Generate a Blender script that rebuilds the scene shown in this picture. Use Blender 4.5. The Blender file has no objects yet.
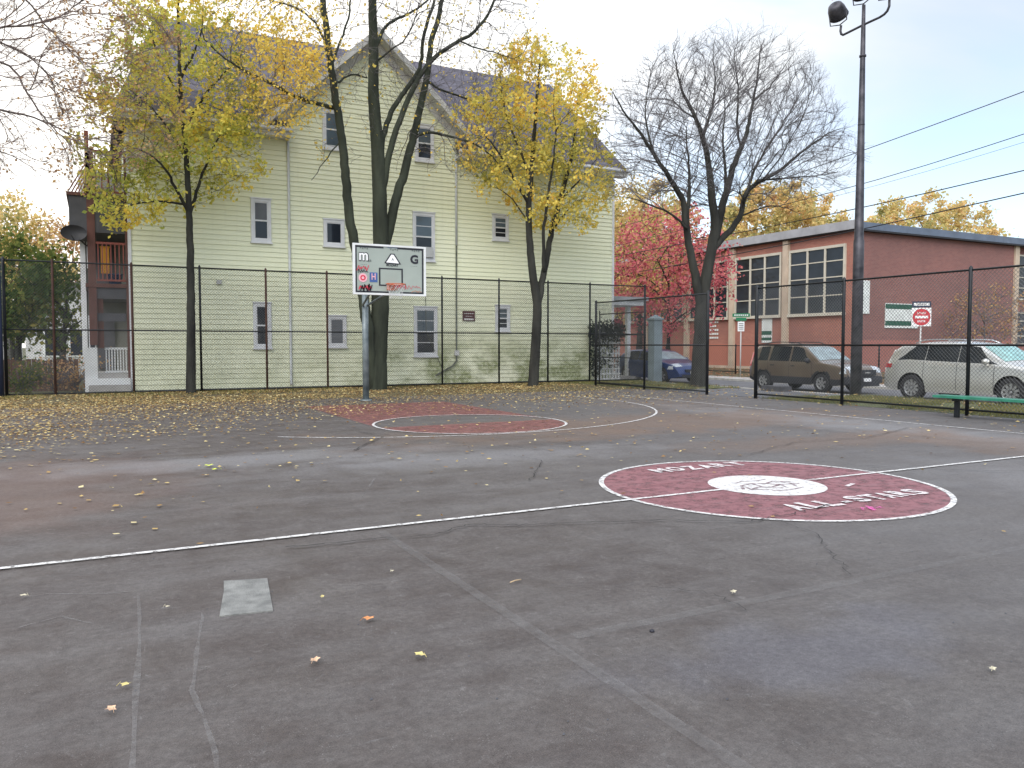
import bpy, math, random
import numpy as np
from mathutils import Vector, Matrix, kdtree, noise
random.seed(7); np.random.seed(7)
R = math.radians; PI = math.pi

# ------------------------------------------------------------------ camera
F, H0 = 798.0, 1.5
PITCH = math.atan(39 / F); YAW = math.atan(417 / math.hypot(F, 39))
S = bpy.context.scene; col = S.collection
cam_d = bpy.data.cameras.new('camera'); cam = bpy.data.objects.new('camera', cam_d); col.objects.link(cam)
cam_d.sensor_width = 36; cam_d.lens = F / 1024 * 36; cam_d.clip_start = .05; cam_d.clip_end = 2000
cam.location = (0, 0, H0); cam.rotation_euler = (PI / 2 - PITCH, 0, -YAW)
S.camera = cam
S.view_settings.view_transform = 'Standard'; S.view_settings.look = 'None'
S.view_settings.exposure = 0.95; S.view_settings.gamma = 1
# ------------------------------------------------------------------ world
SUN_EL, SUN_AZ = 40, 224          # azimuth from +Y clockwise: behind the camera and to its left
w = bpy.data.worlds.new('World'); S.world = w; w.use_nodes = True
nt = w.node_tree; nt.nodes.clear(); N = nt.nodes.new; Lk = nt.links.new
wo = N('ShaderNodeOutputWorld')
sky = N('ShaderNodeTexSky'); sky.sky_type = 'NISHITA'; sky.sun_disc = False
sky.sun_elevation = R(SUN_EL); sky.sun_rotation = R(SUN_AZ); sky.air_density = 1.0; sky.dust_density = .3
b1 = N('ShaderNodeBackground'); b1.inputs[1].default_value = .125; Lk(sky.outputs[0], b1.inputs[0])
tc = N('ShaderNodeTexCoord'); mp = N('ShaderNodeMapping'); mp.inputs['Scale'].default_value = (1.0, 1.0, 2.2)
mp.inputs['Location'].default_value = (3.1, .4, .9)
Lk(tc.outputs['Generated'], mp.inputs[0])
n1 = N('ShaderNodeTexNoise'); n1.inputs['Scale'].default_value = 2.1; n1.inputs['Detail'].default_value = 5; n1.inputs['Roughness'].default_value = .5
n1.inputs['Distortion'].default_value = .6
Lk(mp.outputs[0], n1.inputs[0])
cr = N('ShaderNodeValToRGB'); cr.color_ramp.elements[0].position = .36; cr.color_ramp.elements[1].position = .66
cr.color_ramp.elements[0].color = (.30, .30, .30, 1); cr.color_ramp.elements[1].color = (.97, .97, .97, 1)
Lk(n1.outputs[0], cr.inputs[0])
# bright cloud glow low on the left
def dirv(az, el): return (math.sin(R(az)) * math.cos(R(el)), math.cos(R(az)) * math.cos(R(el)), math.sin(R(el)))
nrm = N('ShaderNodeVectorMath'); nrm.operation = 'NORMALIZE'; Lk(tc.outputs['Generated'], nrm.inputs[0])
dp = N('ShaderNodeVectorMath'); dp.operation = 'DOT_PRODUCT'; dp.inputs[1].default_value = dirv(2, 16); Lk(nrm.outputs[0], dp.inputs[0])
gl = N('ShaderNodeMapRange'); gl.inputs[1].default_value = .6; gl.inputs[2].default_value = 1.0; gl.interpolation_type = 'SMOOTHSTEP'
Lk(dp.outputs['Value'], gl.inputs[0])
mx = N('ShaderNodeMath'); mx.operation = 'MAXIMUM'; Lk(cr.outputs[0], mx.inputs[0]); Lk(gl.outputs[0], mx.inputs[1])
# clouds brighten towards the zenith as an overcast sky does
sep = N('ShaderNodeSeparateXYZ'); Lk(nrm.outputs[0], sep.inputs[0])
zr = N('ShaderNodeMapRange'); zr.inputs[1].default_value = .35; zr.inputs[2].default_value = 1; zr.inputs[3].default_value = .50; zr.inputs[4].default_value = 1.4
Lk(sep.outputs[2], zr.inputs[0])
ad = N('ShaderNodeMath'); ad.operation = 'MULTIPLY_ADD'; Lk(gl.outputs[0], ad.inputs[0]); ad.inputs[1].default_value = .42; Lk(zr.outputs[0], ad.inputs[2])
ccol = N('ShaderNodeMix'); ccol.data_type = 'RGBA'; ccol.inputs[6].default_value = (.90, .95, 1.0, 1); ccol.inputs[7].default_value = (1.0, .975, .93, 1)
Lk(gl.outputs[0], ccol.inputs[0])
b2 = N('ShaderNodeBackground'); Lk(ccol.outputs[2], b2.inputs[0]); Lk(ad.outputs[0], b2.inputs[1])
ms = N('ShaderNodeMixShader'); Lk(mx.outputs[0], ms.inputs[0]); Lk(b1.outputs[0], ms.inputs[1]); Lk(b2.outputs[0], ms.inputs[2])
Lk(ms.outputs[0], wo.inputs[0])
sd = bpy.data.lights.new('sun', 'SUN'); sd.energy = 1.5; sd.angle = R(50); sd.color = (1, .95, .87)
sun = bpy.data.objects.new('sun', sd); col.objects.link(sun)
sun.rotation_euler = Vector(dirv(SUN_AZ, SUN_EL)).to_track_quat('Z', 'Y').to_euler()

# ------------------------------------------------------------------ pixel -> world rays (layout of traced things)
fw = Vector((math.sin(YAW) * math.cos(PITCH), math.cos(YAW) * math.cos(PITCH), -math.sin(PITCH)))
rt = Vector((math.cos(YAW), -math.sin(YAW), 0)); upv = rt.cross(fw)
CAM = Vector((0, 0, H0))
def ray(x, y): return fw * F + rt * (x - 512) - upv * (y - 384)
def onY(x, y, Y): d = ray(x, y); return CAM + d * (Y / d.y)
def onX(x, y, X): d = ray(x, y); return CAM + d * (X / d.x)
def G(x, y, z=0): d = ray(x, y); return CAM + d * ((z - H0) / d.z)

# ------------------------------------------------------------------ materials
def mat(name, color, rough=.7, metal=0, var=.12, vscale=3.0, color2=None, bump=0, bscale=40, spec=.4, detail=4, stretch=(1, 1, 1)):
    m = bpy.data.materials.new(name); m.use_nodes = True; t = m.node_tree; n = t.nodes.new; l = t.links.new
    p = t.nodes['Principled BSDF']; p.inputs['Roughness'].default_value = rough; p.inputs['Metallic'].default_value = metal
    p.inputs['Specular IOR Level'].default_value = spec
    c = n('ShaderNodeTexCoord'); mpn = n('ShaderNodeMapping'); mpn.inputs['Scale'].default_value = stretch; l(c.outputs['Object'], mpn.inputs[0])
    nz = n('ShaderNodeTexNoise'); nz.inputs['Scale'].default_value = vscale; nz.inputs['Detail'].default_value = detail; l(mpn.outputs[0], nz.inputs[0])
    rp = n('ShaderNodeValToRGB'); rp.color_ramp.elements[0].position = .3; rp.color_ramp.elements[1].position = .7
    c2 = color2 or tuple(min(1, x * (1 + var)) for x in color)
    rp.color_ramp.elements[0].color = (*(x * (1 - var) for x in color), 1); rp.color_ramp.elements[1].color = (*c2, 1)
    l(nz.outputs[0], rp.inputs[0]); l(rp.outputs[0], p.inputs['Base Color'])
    if bump:
        nb = n('ShaderNodeTexNoise'); nb.inputs['Scale'].default_value = bscale; nb.inputs['Detail'].default_value = 5; l(mpn.outputs[0], nb.inputs[0])
        bm = n('ShaderNodeBump'); bm.inputs['Strength'].default_value = bump; bm.inputs['Distance'].default_value = .02
        l(nb.outputs[0], bm.inputs['Height']); l(bm.outputs[0], p.inputs['Normal'])
    m['p'] = 1
    return m
def mixc(t, fac, a, b, blend='MIX'):
    x = t.nodes.new('ShaderNodeMix'); x.data_type = 'RGBA'; x.blend_type = blend; x.clamp_factor = True
    for s, v in ((0, fac), (6, a), (7, b)):
        if isinstance(v, bpy.types.NodeSocket): t.links.new(v, x.inputs[s])
        elif s == 0: x.inputs[0].default_value = v
        else: x.inputs[s].default_value = (*v, 1)
    return x.outputs[2]
def nz(t, vec, scale, lo, hi, detail=4, rough=.5, dist=0):
    a = t.nodes.new('ShaderNodeTexNoise'); a.inputs['Scale'].default_value = scale; a.inputs['Detail'].default_value = detail
    a.inputs['Roughness'].default_value = rough; a.inputs['Distortion'].default_value = dist
    t.links.new(vec, a.inputs[0])
    r = t.nodes.new('ShaderNodeMapRange'); r.inputs[1].default_value = lo; r.inputs[2].default_value = hi; t.links.new(a.outputs[0], r.inputs[0])
    return r.outputs[0]
def mth(t, op, a, b=0, clamp=False):
    x = t.nodes.new('ShaderNodeMath'); x.operation = op; x.use_clamp = clamp
    for i, v in enumerate((a, b)):
        if isinstance(v, bpy.types.NodeSocket): t.links.new(v, x.inputs[i])
        else: x.inputs[i].default_value = v
    return x.outputs[0]
def newmat(name):
    m = bpy.data.materials.new(name); m.use_nodes = True; t = m.node_tree
    c = t.nodes.new('ShaderNodeTexCoord')
    return m, t, t.nodes['Principled BSDF'], c.outputs['Object']
def mapping(t, vec, scale=(1, 1, 1), rot=(0, 0, 0), loc=(0, 0, 0)):
    x = t.nodes.new('ShaderNodeMapping'); x.inputs['Scale'].default_value = scale; x.inputs['Rotation'].default_value = rot; x.inputs['Location'].default_value = loc
    t.links.new(vec, x.inputs[0]); return x.outputs[0]
def smooth(t, v, a, b):
    r = t.nodes.new('ShaderNodeMapRange'); r.interpolation_type = 'SMOOTHSTEP'; r.inputs[1].default_value = a; r.inputs[2].default_value = b
    t.links.new(v, r.inputs[0]); return r.outputs[0]
def xyz(t, vec):
    s = t.nodes.new('ShaderNodeSeparateXYZ'); t.links.new(vec, s.inputs[0]); return s.outputs
def spot(t, vec, x, y, rx, ry, rot=0, soft=.5, nsc=1.5, amt=.6):
    """a worn stain with a noisy outline at world (x, y)"""
    v = mapping(t, vec, (1, 1, 0), (0, 0, 0), (-x, -y, 0))
    v = mapping(t, v, (1 / rx, 1 / ry, 0), (0, 0, rot))
    L = t.nodes.new('ShaderNodeVectorMath'); L.operation = 'LENGTH'; t.links.new(v, L.inputs[0])
    n = t.nodes.new('ShaderNodeTexNoise'); n.inputs['Scale'].default_value = nsc; n.inputs['Detail'].default_value = 6; t.links.new(vec, n.inputs[0])
    d = mth(t, 'ADD', L.outputs['Value'], mth(t, 'MULTIPLY', mth(t, 'SUBTRACT', n.outputs[0], .5), amt * 4))
    s = smooth(t, d, 1 - soft, 1 + soft)
    return mth(t, 'SUBTRACT', 1, s)

def s0x(t, v): return xyz(t, v)[0]
def s1y(t, v): return xyz(t, v)[1]
# court asphalt
def make_asphalt():
    m, t, p, v = newmat('court_asphalt')
    big = nz(t, v, .35, .32, .68, 5, .55, .4)
    c = mixc(t, big, (.049, .038, .034), (.092, .082, .078))
    s = xyz(t, v)
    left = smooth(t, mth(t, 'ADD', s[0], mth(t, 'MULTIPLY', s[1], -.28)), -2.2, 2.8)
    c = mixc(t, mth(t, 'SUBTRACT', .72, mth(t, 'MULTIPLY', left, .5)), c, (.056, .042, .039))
    st = nz(t, mapping(t, v, (.28, 1.6, 1), (0, 0, R(28))), 1.3, .47, .72, 7, .62)
    c = mixc(t, mth(t, 'MULTIPLY', st, .28), c, (.19, .185, .19))
    m1 = nz(t, v, 2.6, .36, .66, 7, .68, .3); c = mixc(t, mth(t, 'MULTIPLY', m1, .5), c, (.140, .129, .125))
    m2 = nz(t, mapping(t, v, (1, 1, 1), (0, 0, .5), (4, 2, 0)), 6.5, .48, .72, 7, .75, .8); c = mixc(t, mth(t, 'MULTIPLY', m2, .5), c, (.05, .042, .040))
    m3 = nz(t, mapping(t, v, (1, 1, 1), (0, 0, .5), (9, 5, 0)), 11, .60, .74, 6, .7, 1); c = mixc(t, mth(t, 'MULTIPLY', m3, .4), c, (.21, .20, .20))
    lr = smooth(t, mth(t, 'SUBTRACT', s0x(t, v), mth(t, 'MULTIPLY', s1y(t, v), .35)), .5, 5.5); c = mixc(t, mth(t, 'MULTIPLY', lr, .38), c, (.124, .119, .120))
    # exposed stones and small dark pits
    vo = t.nodes.new('ShaderNodeTexVoronoi'); vo.inputs['Scale'].default_value = 75; t.links.new(v, vo.inputs[0])
    pit = smooth(t, vo.outputs['Distance'], .22, .12); gate = nz(t, v, 9, .52, .62, 3); c = mixc(t, mth(t, 'MULTIPLY', mth(t, 'MULTIPLY', pit, gate), .55), c, (.235, .225, .22))
    vo2 = t.nodes.new('ShaderNodeTexVoronoi'); vo2.inputs['Scale'].default_value = 34; t.links.new(mapping(t, v, (1, 1, 1), (0, 0, .4), (3, 3, 0)), vo2.inputs[0])
    pit2 = smooth(t, vo2.outputs['Distance'], .16, .08); gate2 = nz(t, v, 3, .5, .6, 3); c = mixc(t, mth(t, 'MULTIPLY', mth(t, 'MULTIPLY', pit2, gate2), .7), c, (.03, .027, .026))
    st2 = nz(t, mapping(t, v, (.5, 2.4, 1), (0, 0, R(27))), 2.2, .5, .75, 7, .7)
    c = mixc(t, mth(t, 'MULTIPLY', st2, .3), c, (.06, .052, .053))
    blue = spot(t, v, 3.1, 2.75, .85, .35, R(-20), .6, 2.2, .6)
    c = mixc(t, mth(t, 'MULTIPLY', blue, .28), c, (.125, .13, .165))
    # dusty pale patches and rusty clay stain beyond the centre circle
    for a in ((1.6, 10.8, 2.4, .55, 0, .5), (4.6, 9.6, 2.5, .6, .1, .4), (9.5, 4.6, 1.2, 1.6, 0, .3), (12.7, 10.5, .9, 4.5, 0, .55)):
        k = spot(t, v, a[0], a[1], a[2], a[3], a[4], .7, 1.7, .5); c = mixc(t, mth(t, 'MULTIPLY', k, a[5]), c, (.22, .215, .222))
    for a in ((9.6, 12.4, 4.6, 1.5, -.5, .75), (10.5, 8.8, 2.8, .7, -.2, .55), (12.2, 6.6, 1.0, 2.6, 0, .6), (6.4, 11.2, 2.8, .5, 0, .35), (12.8, 16, 1.5, 2.2, 0, .3)):
        k = spot(t, v, a[0], a[1], a[2], a[3], a[4], .6, 1.1, .6); c = mixc(t, mth(t, 'MULTIPLY', k, a[5] * .75), c, (.150, .095, .066))
    red = spot(t, v, -1.2, 9.6, 1.8, 2.2, 0, .6, 1, .5); c = mixc(t, mth(t, 'MULTIPLY', red, .3), c, (.16, .085, .06))
    # scuffs: thin pale scratches, dark specks and aggregate
    sc = nz(t, mapping(t, v, (.5, 5, 1), (0, 0, R(65))), 3.1, .66, .76, 8, .75, 1.5)
    c = mixc(t, mth(t, 'MULTIPLY', sc, .3), c, (.3, .3, .31))
    sc = nz(t, mapping(t, v, (3.5, .5, 1), (0, 0, R(12))), 2.3, .64, .74, 8, .75, 1.8)
    c = mixc(t, mth(t, 'MULTIPLY', sc, .3), c, (.3, .3, .31))
    grain = nz(t, v, 130, .25, .75, 3, .7); c = mixc(t, .6, c, mixc(t, grain, (.25, .25, .25), (.8, .8, .8)), 'OVERLAY')
    g2 = nz(t, v, 28, .3, .7, 4, .7); c = mixc(t, .42, c, mixc(t, g2, (.25, .25, .25), (.8, .8, .8)), 'OVERLAY')
    t.links.new(c, p.inputs['Base Color']); p.inputs['Roughness'].default_value = .72; p.inputs['Specular IOR Level'].default_value = .35
    rr = nz(t, v, 1.3, .3, .7); r2 = t.nodes.new('ShaderNodeMapRange'); r2.inputs[3].default_value = .55; r2.inputs[4].default_value = .85
    t.links.new(rr, r2.inputs[0]); t.links.new(r2.outputs[0], p.inputs['Roughness'])
    b = t.nodes.new('ShaderNodeBump'); b.inputs['Strength'].default_value = .5; b.inputs['Distance'].default_value = .006
    t.links.new(nz(t, v, 120, 0, 1, 4, .7), b.inputs['Height']); t.links.new(b.outputs[0], p.inputs['Normal'])
    return m
def paint_mat(name, color, wear=.5, lo=.42, hi=.6, scale=14, amax=1.0):
    """court paint: worn through to what lies under it"""
    m, t, p, v = newmat(name)
    g = nz(t, v, 2.2, .3, .7); c = mixc(t, g, tuple(x * .86 for x in color), color)
    sc = nz(t, mapping(t, v, (.4, 3, 1), (0, 0, R(28))), 3, .5, .72, 7, .7)
    c = mixc(t, mth(t, 'MULTIPLY', sc, .25), c, (.22, .19, .2))
    gg = nz(t, v, 150, .25, .75, 3, .7); c = mixc(t, .35, c, mixc(t, gg, (.25, .25, .25), (.8, .8, .8)), 'OVERLAY')
    t.links.new(c, p.inputs['Base Color']); p.inputs['Roughness'].default_value = .6
    al = nz(t, v, scale, lo, hi, 8, .75)
    al = mth(t, 'SUBTRACT', 1, mth(t, 'MULTIPLY', mth(t, 'SUBTRACT', 1, al), wear))
    if amax < 1: al = mth(t, 'MULTIPLY', al, amax)
    t.links.new(al, p.inputs['Alpha'])
    return m
def siding_mat(name, a, b):
    m, t, p, v = newmat(name); s = xyz(t, v)
    c = mixc(t, nz(t, mapping(t, v, (.15, 1, 1.2)), .9, .3, .7, 5), a, b)
    # green-brown mildew low on the boards, in patches
    k = nz(t, mapping(t, v, (.8, 1, 1.1)), 1.0, .40, .60, 6, .65)
    low = mth(t, 'SUBTRACT', 1, smooth(t, s[2], .4, 2.5))
    xr = smooth(t, s[0], 3.5, 12.5)
    k = mth(t, 'MULTIPLY', mth(t, 'MULTIPLY', k, low), mth(t, 'ADD', .30, xr), True)
    fine = nz(t, v, 9, .2, .55, 6, .7)
    c = mixc(t, mth(t, 'MULTIPLY', mth(t, 'MULTIPLY', k, fine), 1.0), c, (.27, .30, .13))
    d = nz(t, mapping(t, v, (2.5, 1, .18)), 2.0, .55, .75, 5); c = mixc(t, mth(t, 'MULTIPLY', d, .12), c, (.4, .4, .3))
    t.links.new(c, p.inputs['Base Color']); p.inputs['Roughness'].default_value = .55; p.inputs['Specular IOR Level'].default_value = .3
    return m
def brick_mat(name, c1, c2, mortar, horiz='X', low=None, zlow=1.9):
    m, t, p, v = newmat(name)
    s = xyz(t, v); cb = t.nodes.new('ShaderNodeCombineXYZ')
    t.links.new(s[0] if horiz == 'X' else s[1], cb.inputs[0]); t.links.new(s[2], cb.inputs[1])
    br = t.nodes.new('ShaderNodeTexBrick'); br.inputs['Scale'].default_value = 1; br.inputs['Brick Width'].default_value = .22; br.inputs['Row Height'].default_value = .075
    br.inputs['Mortar Size'].default_value = .006; br.inputs['Color1'].default_value = (*c1, 1); br.inputs['Color2'].default_value = (*c2, 1); br.inputs['Mortar'].default_value = (*mortar, 1)
    t.links.new(cb.outputs[0], br.inputs[0])
    c = mixc(t, nz(t, v, .35, .3, .7, 5), br.outputs[0], mixc(t, .45, br.outputs[0], (.12, .07, .07)))
    if low:
        c = mixc(t, mth(t, 'MULTIPLY', mth(t, 'SUBTRACT', 1, smooth(t, s[2], zlow - .05, zlow + .05)), .8), c, low)
    t.links.new(c, p.inputs['Base Color']); p.inputs['Roughness'].default_value = .85
    return m
def leaf_mat(name, cols, nscale=.7, rnd=.55, trans=.4, nlo=.32, nhi=.68):
    m, t, p, v = newmat(name)
    ge = t.nodes.new('ShaderNodeNewGeometry')
    f = mth(t, 'ADD', mth(t, 'MULTIPLY', ge.outputs['Random Per Island'], rnd), mth(t, 'MULTIPLY', nz(t, v, nscale, nlo, nhi, 3), 1 - rnd))
    r = t.nodes.new('ShaderNodeValToRGB'); e = r.color_ramp.elements
    while len(e) < len(cols): e.new(.5)
    for i, cc in enumerate(cols): e[i].position = i / (len(cols) - 1) * .8 + .1; e[i].color = (*cc, 1)
    t.links.new(f, r.inputs[0])
    df = t.nodes.new('ShaderNodeBsdfDiffuse'); tr = t.nodes.new('ShaderNodeBsdfTranslucent'); mxs = t.nodes.new('ShaderNodeMixShader')
    t.links.new(r.outputs[0], df.inputs[0]); t.links.new(r.outputs[0], tr.inputs[0]); mxs.inputs[0].default_value = trans
    t.links.new(df.outputs[0], mxs.inputs[1]); t.links.new(tr.outputs[0], mxs.inputs[2])
    t.links.new(mxs.outputs[0], t.nodes['Material Output'].inputs[0]); t.nodes.remove(p)
    return m
def glass_mat(name, color, rough=.06):
    m = mat(name, color, rough, 0, .35, .9, spec=.4); return m

M = dict(
    asphalt=make_asphalt(),
    white_line=paint_mat('white_court_paint', (.70, .68, .67), .9, .38, .52, 16),
    faint_line=paint_mat('faded_white_paint', (.26, .25, .25), .9, .34, .75, 9, .34),
    red_court=paint_mat('dark_red_court_paint', (.24, .092, .105), .7, .34, .54, 7),
    key_red=paint_mat('worn_red_court_paint', (.21, .075, .068), .8, .33, .58, 5),
    letter=paint_mat('worn_letter_paint', (.72, .66, .66), .9, .36, .52, 24),
    disc=paint_mat('white_disc_paint', (.7, .68, .67), .55, .36, .5, 16),
    logo=paint_mat('grey_red_logo_paint', (.22, .13, .15), .9, .38, .6, 20),
    pink=paint_mat('pink_chalk', (.8, .1, .42), .95, .42, .6, 25),
    chalk=paint_mat('pale_scuff', (.30, .29, .29), .9, .36, .72, 12, .42),
    crack=mat('crack_shadow', (.022, .02, .02), .9),
    patch=mat('pale_concrete_patch', (.185, .185, .178), .9, 0, .3, 9, (.27, .268, .255), bump=.5, bscale=90, detail=8),
    dirt=mat('leafy_dirt', (.10, .082, .05), .95, 0, .4, 2.5, (.14, .12, .06), bump=.8, bscale=25, detail=8),
    earth=mat('rough_grass_earth', (.09, .09, .045), .95, 0, .35, 1.2, bump=.6, bscale=20),
    lawn=mat('verge_soil', (.12, .11, .055), .95, 0, .4, 2.2, (.13, .15, .06), bump=.8, bscale=30, detail=8),
    road=mat('street_asphalt', (.13, .13, .14), .8, 0, .2, .8, bump=.3, bscale=90),
    kerb=mat('granite_kerb', (.42, .41, .39), .8, 0, .2, 5),
    walk=mat('concrete_sidewalk', (.40, .385, .37), .85, 0, .15, 1.2, bump=.3, bscale=60),
    siding=siding_mat('cream_green_clapboard', (.80, .82, .60), (.85, .865, .67)),
    trim=mat('white_trim', (.70, .71, .74), .5, 0, .08, 3),
    greytrim=mat('weathered_grey_trim', (.60, .60, .60), .6, 0, .15, 2),
    shingle=mat('slate_purple_shingle', (.085, .08, .105), .85, 0, .25, 1.2, (.13, .12, .15), bump=.7, bscale=12, stretch=(1, 1, 4)),
    glass=glass_mat('dark_window_glass', (.02, .025, .035)),
    glass_sky=glass_mat('sky_lit_window_glass', (.09, .12, .15)),
    blind=mat('window_blind', (.13, .14, .16), .7, 0, .1, 2),
    brown=mat('brown_porch_paint', (.12, .05, .04), .6, 0, .2, 3),
    redrail=mat('red_porch_rail', (.22, .06, .045), .55, 0, .2, 3),
    darkpanel=mat('dark_grey_panel', (.075, .075, .085), .6, 0, .2, 2),
    white=mat('white_paint', (.72, .73, .74), .5, 0, .08, 2),
    black=mat('black_fence_steel', (.018, .02, .024), .45, .3, .3, 4),
    mesh=mat('vinyl_mesh_wire', (.07, .072, .075), .4, .5, .3, 3),
    rust=mat('rusty_fence_post', (.07, .035, .028), .8, 0, .3, 5),
    steel=mat('grey_blue_pole_paint', (.15, .19, .21), .5, .3, .35, 4, (.27, .31, .33), detail=8),
    lampsteel=mat('dark_lamp_pole', (.04, .042, .055), .5, .4, .45, 3.5, (.10, .095, .11), detail=8),
    board=mat('backboard_panel', (.33, .37, .335), .25, 0, .06, 2, spec=.7),
    ink=mat('black_ink', (.02, .02, .03), .5), whiteink=mat('white_ink', (.85, .85, .86), .5),
    redink=mat('red_spray', (.6, .05, .08), .6), blueink=mat('blue_ink', (.06, .12, .32), .5), pinkink=mat('pink_sticker', (.78, .42, .48), .5),
    orange=mat('orange_rim', (.5, .13, .06), .5), net=mat('net_cord', (.75, .75, .75), .8),
    brick_lit=brick_mat('red_brick_west_lit', (.46, .175, .12), (.38, .135, .10), (.36, .25, .21), 'Y', (.46, .17, .12), 1.7),  # side wall brick, coloured lighter as the face that catches more light
    brick_shaded=brick_mat('red_brick_south_shaded', (.285, .118, .10), (.23, .09, .082), (.28, .2, .185), 'X', (.37, .14, .115), 1.9),  # same brick with the end wall's shade put into its colours
    concrete=mat('cream_concrete_pier', (.50, .40, .31), .8, 0, .15, 1.5),
    mull=mat('cream_mullion', (.55, .51, .43), .6, 0, .08, 2),
    fascia=mat('blue_grey_fascia', (.13, .16, .22), .5, .2, .15, 1.5), fascia2=mat('pale_grey_fascia', (.33, .33, .35), .6, 0, .2, 1.2),
    banner=mat('white_banner', (.68, .71, .70), .6), green=mat('dark_green_print', (.02, .09, .06), .6),
    signgreen=mat('sign_green', (.015, .20, .09), .45), signblue=mat('sign_dark', (.02, .03, .07), .45), signred=mat('sign_red', (.55, .035, .05), .4),
    maroonred=mat('faded_red_sign', (.22, .03, .05), .5),
    maroon=mat('maroon_sign', (.08, .018, .022), .5),
    benchgreen=mat('green_bench_paint', (.035, .20, .13), .45, 0, .25, 5),
    bark=mat('dark_bark', (.026, .025, .024), .95, 0, .4, 3, (.05, .05, .043), bump=1, bscale=18, stretch=(1, 1, .25)),
    bark_green=mat('mossy_dark_bark', (.024, .028, .02), .95, 0, .35, 3, (.048, .056, .038), bump=1, bscale=18, stretch=(1, 1, .25)),
    bark_glare=mat('glare_paled_bark', (.13, .105, .10), .95, 0, .3, 3),  # bark paled in its colour to stand in for backlit glare
    twig=mat('glare_greyed_twig', (.13, .118, .125), .9, 0, .3, 3),  # bluish-grey tint imitates glare around the thin twigs
    twig_glare=mat('glare_paled_twig', (.22, .165, .15), .9, 0, .3, 3),  # backlit glare put into the colour, paler than the other twigs
    rubber=mat('tyre_rubber', (.018, .018, .02), .8), alloy=mat('alloy_rim', (.42, .42, .43), .35, .7, .15, 5),
    darktrim=mat('dark_plastic', (.025, .026, .032), .6), chrome=mat('bright_trim', (.6, .6, .62), .25, .9),
    lens=mat('head_lamp_lens', (.55, .58, .62), .12, .2, .2, 8, spec=.8), tail=mat('tail_lamp_red', (.42, .02, .03), .2, spec=.8),
    carglass=mat('car_glass', (.012, .015, .018), .08, 0, .4, 1.5, spec=.35), shade=mat('teal_sunshade_glass', (.22, .42, .40), .12, 0, .35, 4, spec=.8),
    greyscreen=mat('grey_windscreen', (.20, .26, .28), .15, 0, .35, 4, spec=.8),  # windscreen glass, lighter grey than the side windows
    shaded_wall=mat('recess_shade_siding', (.20, .20, .185), .8, 0, .1, 1),  # porch rear wall, darkened in its colour to imitate the recess's shade
    houseW=mat('white_house_wall', (.55, .55, .56), .7, 0, .1, 1), roofgrey=mat('grey_house_roof', (.16, .16, .18), .8),
    board_brown=mat('brown_board_fence', (.10, .055, .04), .85, 0, .3, 2, stretch=(4, 4, .5)),
    greypost=mat('grey_pillar_paint', (.19, .235, .26), .6, 0, .15, 3),
    stone=mat('dark_stone_block', (.075, .075, .085), .9, 0, .3, 5),
    vine=leaf_mat('dark_vine_leaves', [(.012, .022, .018), (.03, .05, .035), (.05, .06, .03)]),
    dish=mat('dark_dish', (.03, .03, .035), .5), amber=mat('amber_cloth', (.85, .42, .06), .7, 0, .1), bluebin=mat('blue_tub', (.03, .12, .3), .5),
    wire=mat('cable_black', (.03, .03, .035), .7), ac=mat('air_conditioner_case', (.5, .51, .52), .5),
    pipe=mat('dark_pipe', (.10, .11, .09), .6, 0, .3, 4), downpipe=mat('pale_downpipe', (.55, .57, .58), .5, 0, .1, 2),
)
CARPAINT = {}
def carpaint(name, c, metal=.6, rough=.3):
    m = mat(name, c, rough, metal, .06, 1.2, spec=.6)
    p = m.node_tree.nodes['Principled BSDF']; p.inputs['Coat Weight'].default_value = .6; p.inputs['Coat Roughness'].default_value = .08
    return m
LEAF = dict(
    green=leaf_mat('green_yellow_leaves', [(.34, .40, .10), (.60, .60, .15), (.80, .72, .17), (.92, .72, .16), (.94, .64, .12)], .40, .4, .5, .38, .70),
    yellow=leaf_mat('golden_leaves', [(.42, .44, .13), (.70, .62, .17), (.88, .72, .18), (.90, .58, .13)], .5, .45, .5, .34, .64),
    gold=leaf_mat('pale_gold_leaves', [(.74, .60, .14), (.92, .72, .18), (.88, .58, .14)], .6, .6, .5),
    red=leaf_mat('crimson_leaves', [(.36, .07, .09), (.58, .13, .16), (.72, .25, .27), (.66, .33, .17)], .6, .6),
    orange=leaf_mat('orange_far_leaves', [(.34, .36, .16), (.60, .50, .20), (.76, .56, .24), (.74, .44, .22)], .35, .45),
    dull=leaf_mat('dull_orange_leaves', [(.40, .22, .12), (.55, .34, .16), (.60, .42, .22)], .4, .6),
    dkgreen=leaf_mat('deep_green_leaves', [(.04, .075, .025), (.09, .13, .04), (.20, .21, .06), (.42, .30, .08)], .35, .4),
    ground=leaf_mat('fallen_leaf_colours', [(.16, .09, .045), (.28, .17, .08), (.46, .31, .13), (.62, .47, .20), (.70, .60, .34)], .5, .85, .15),
    brownfall=leaf_mat('russet_fallen_leaves', [(.30, .12, .07), (.45, .20, .12), (.60, .34, .20)], .5, .8, .15),
    grass=leaf_mat('grass_blades', [(.09, .11, .04), (.18, .18, .07), (.32, .28, .12)], .5, .5, .3),
)

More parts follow.
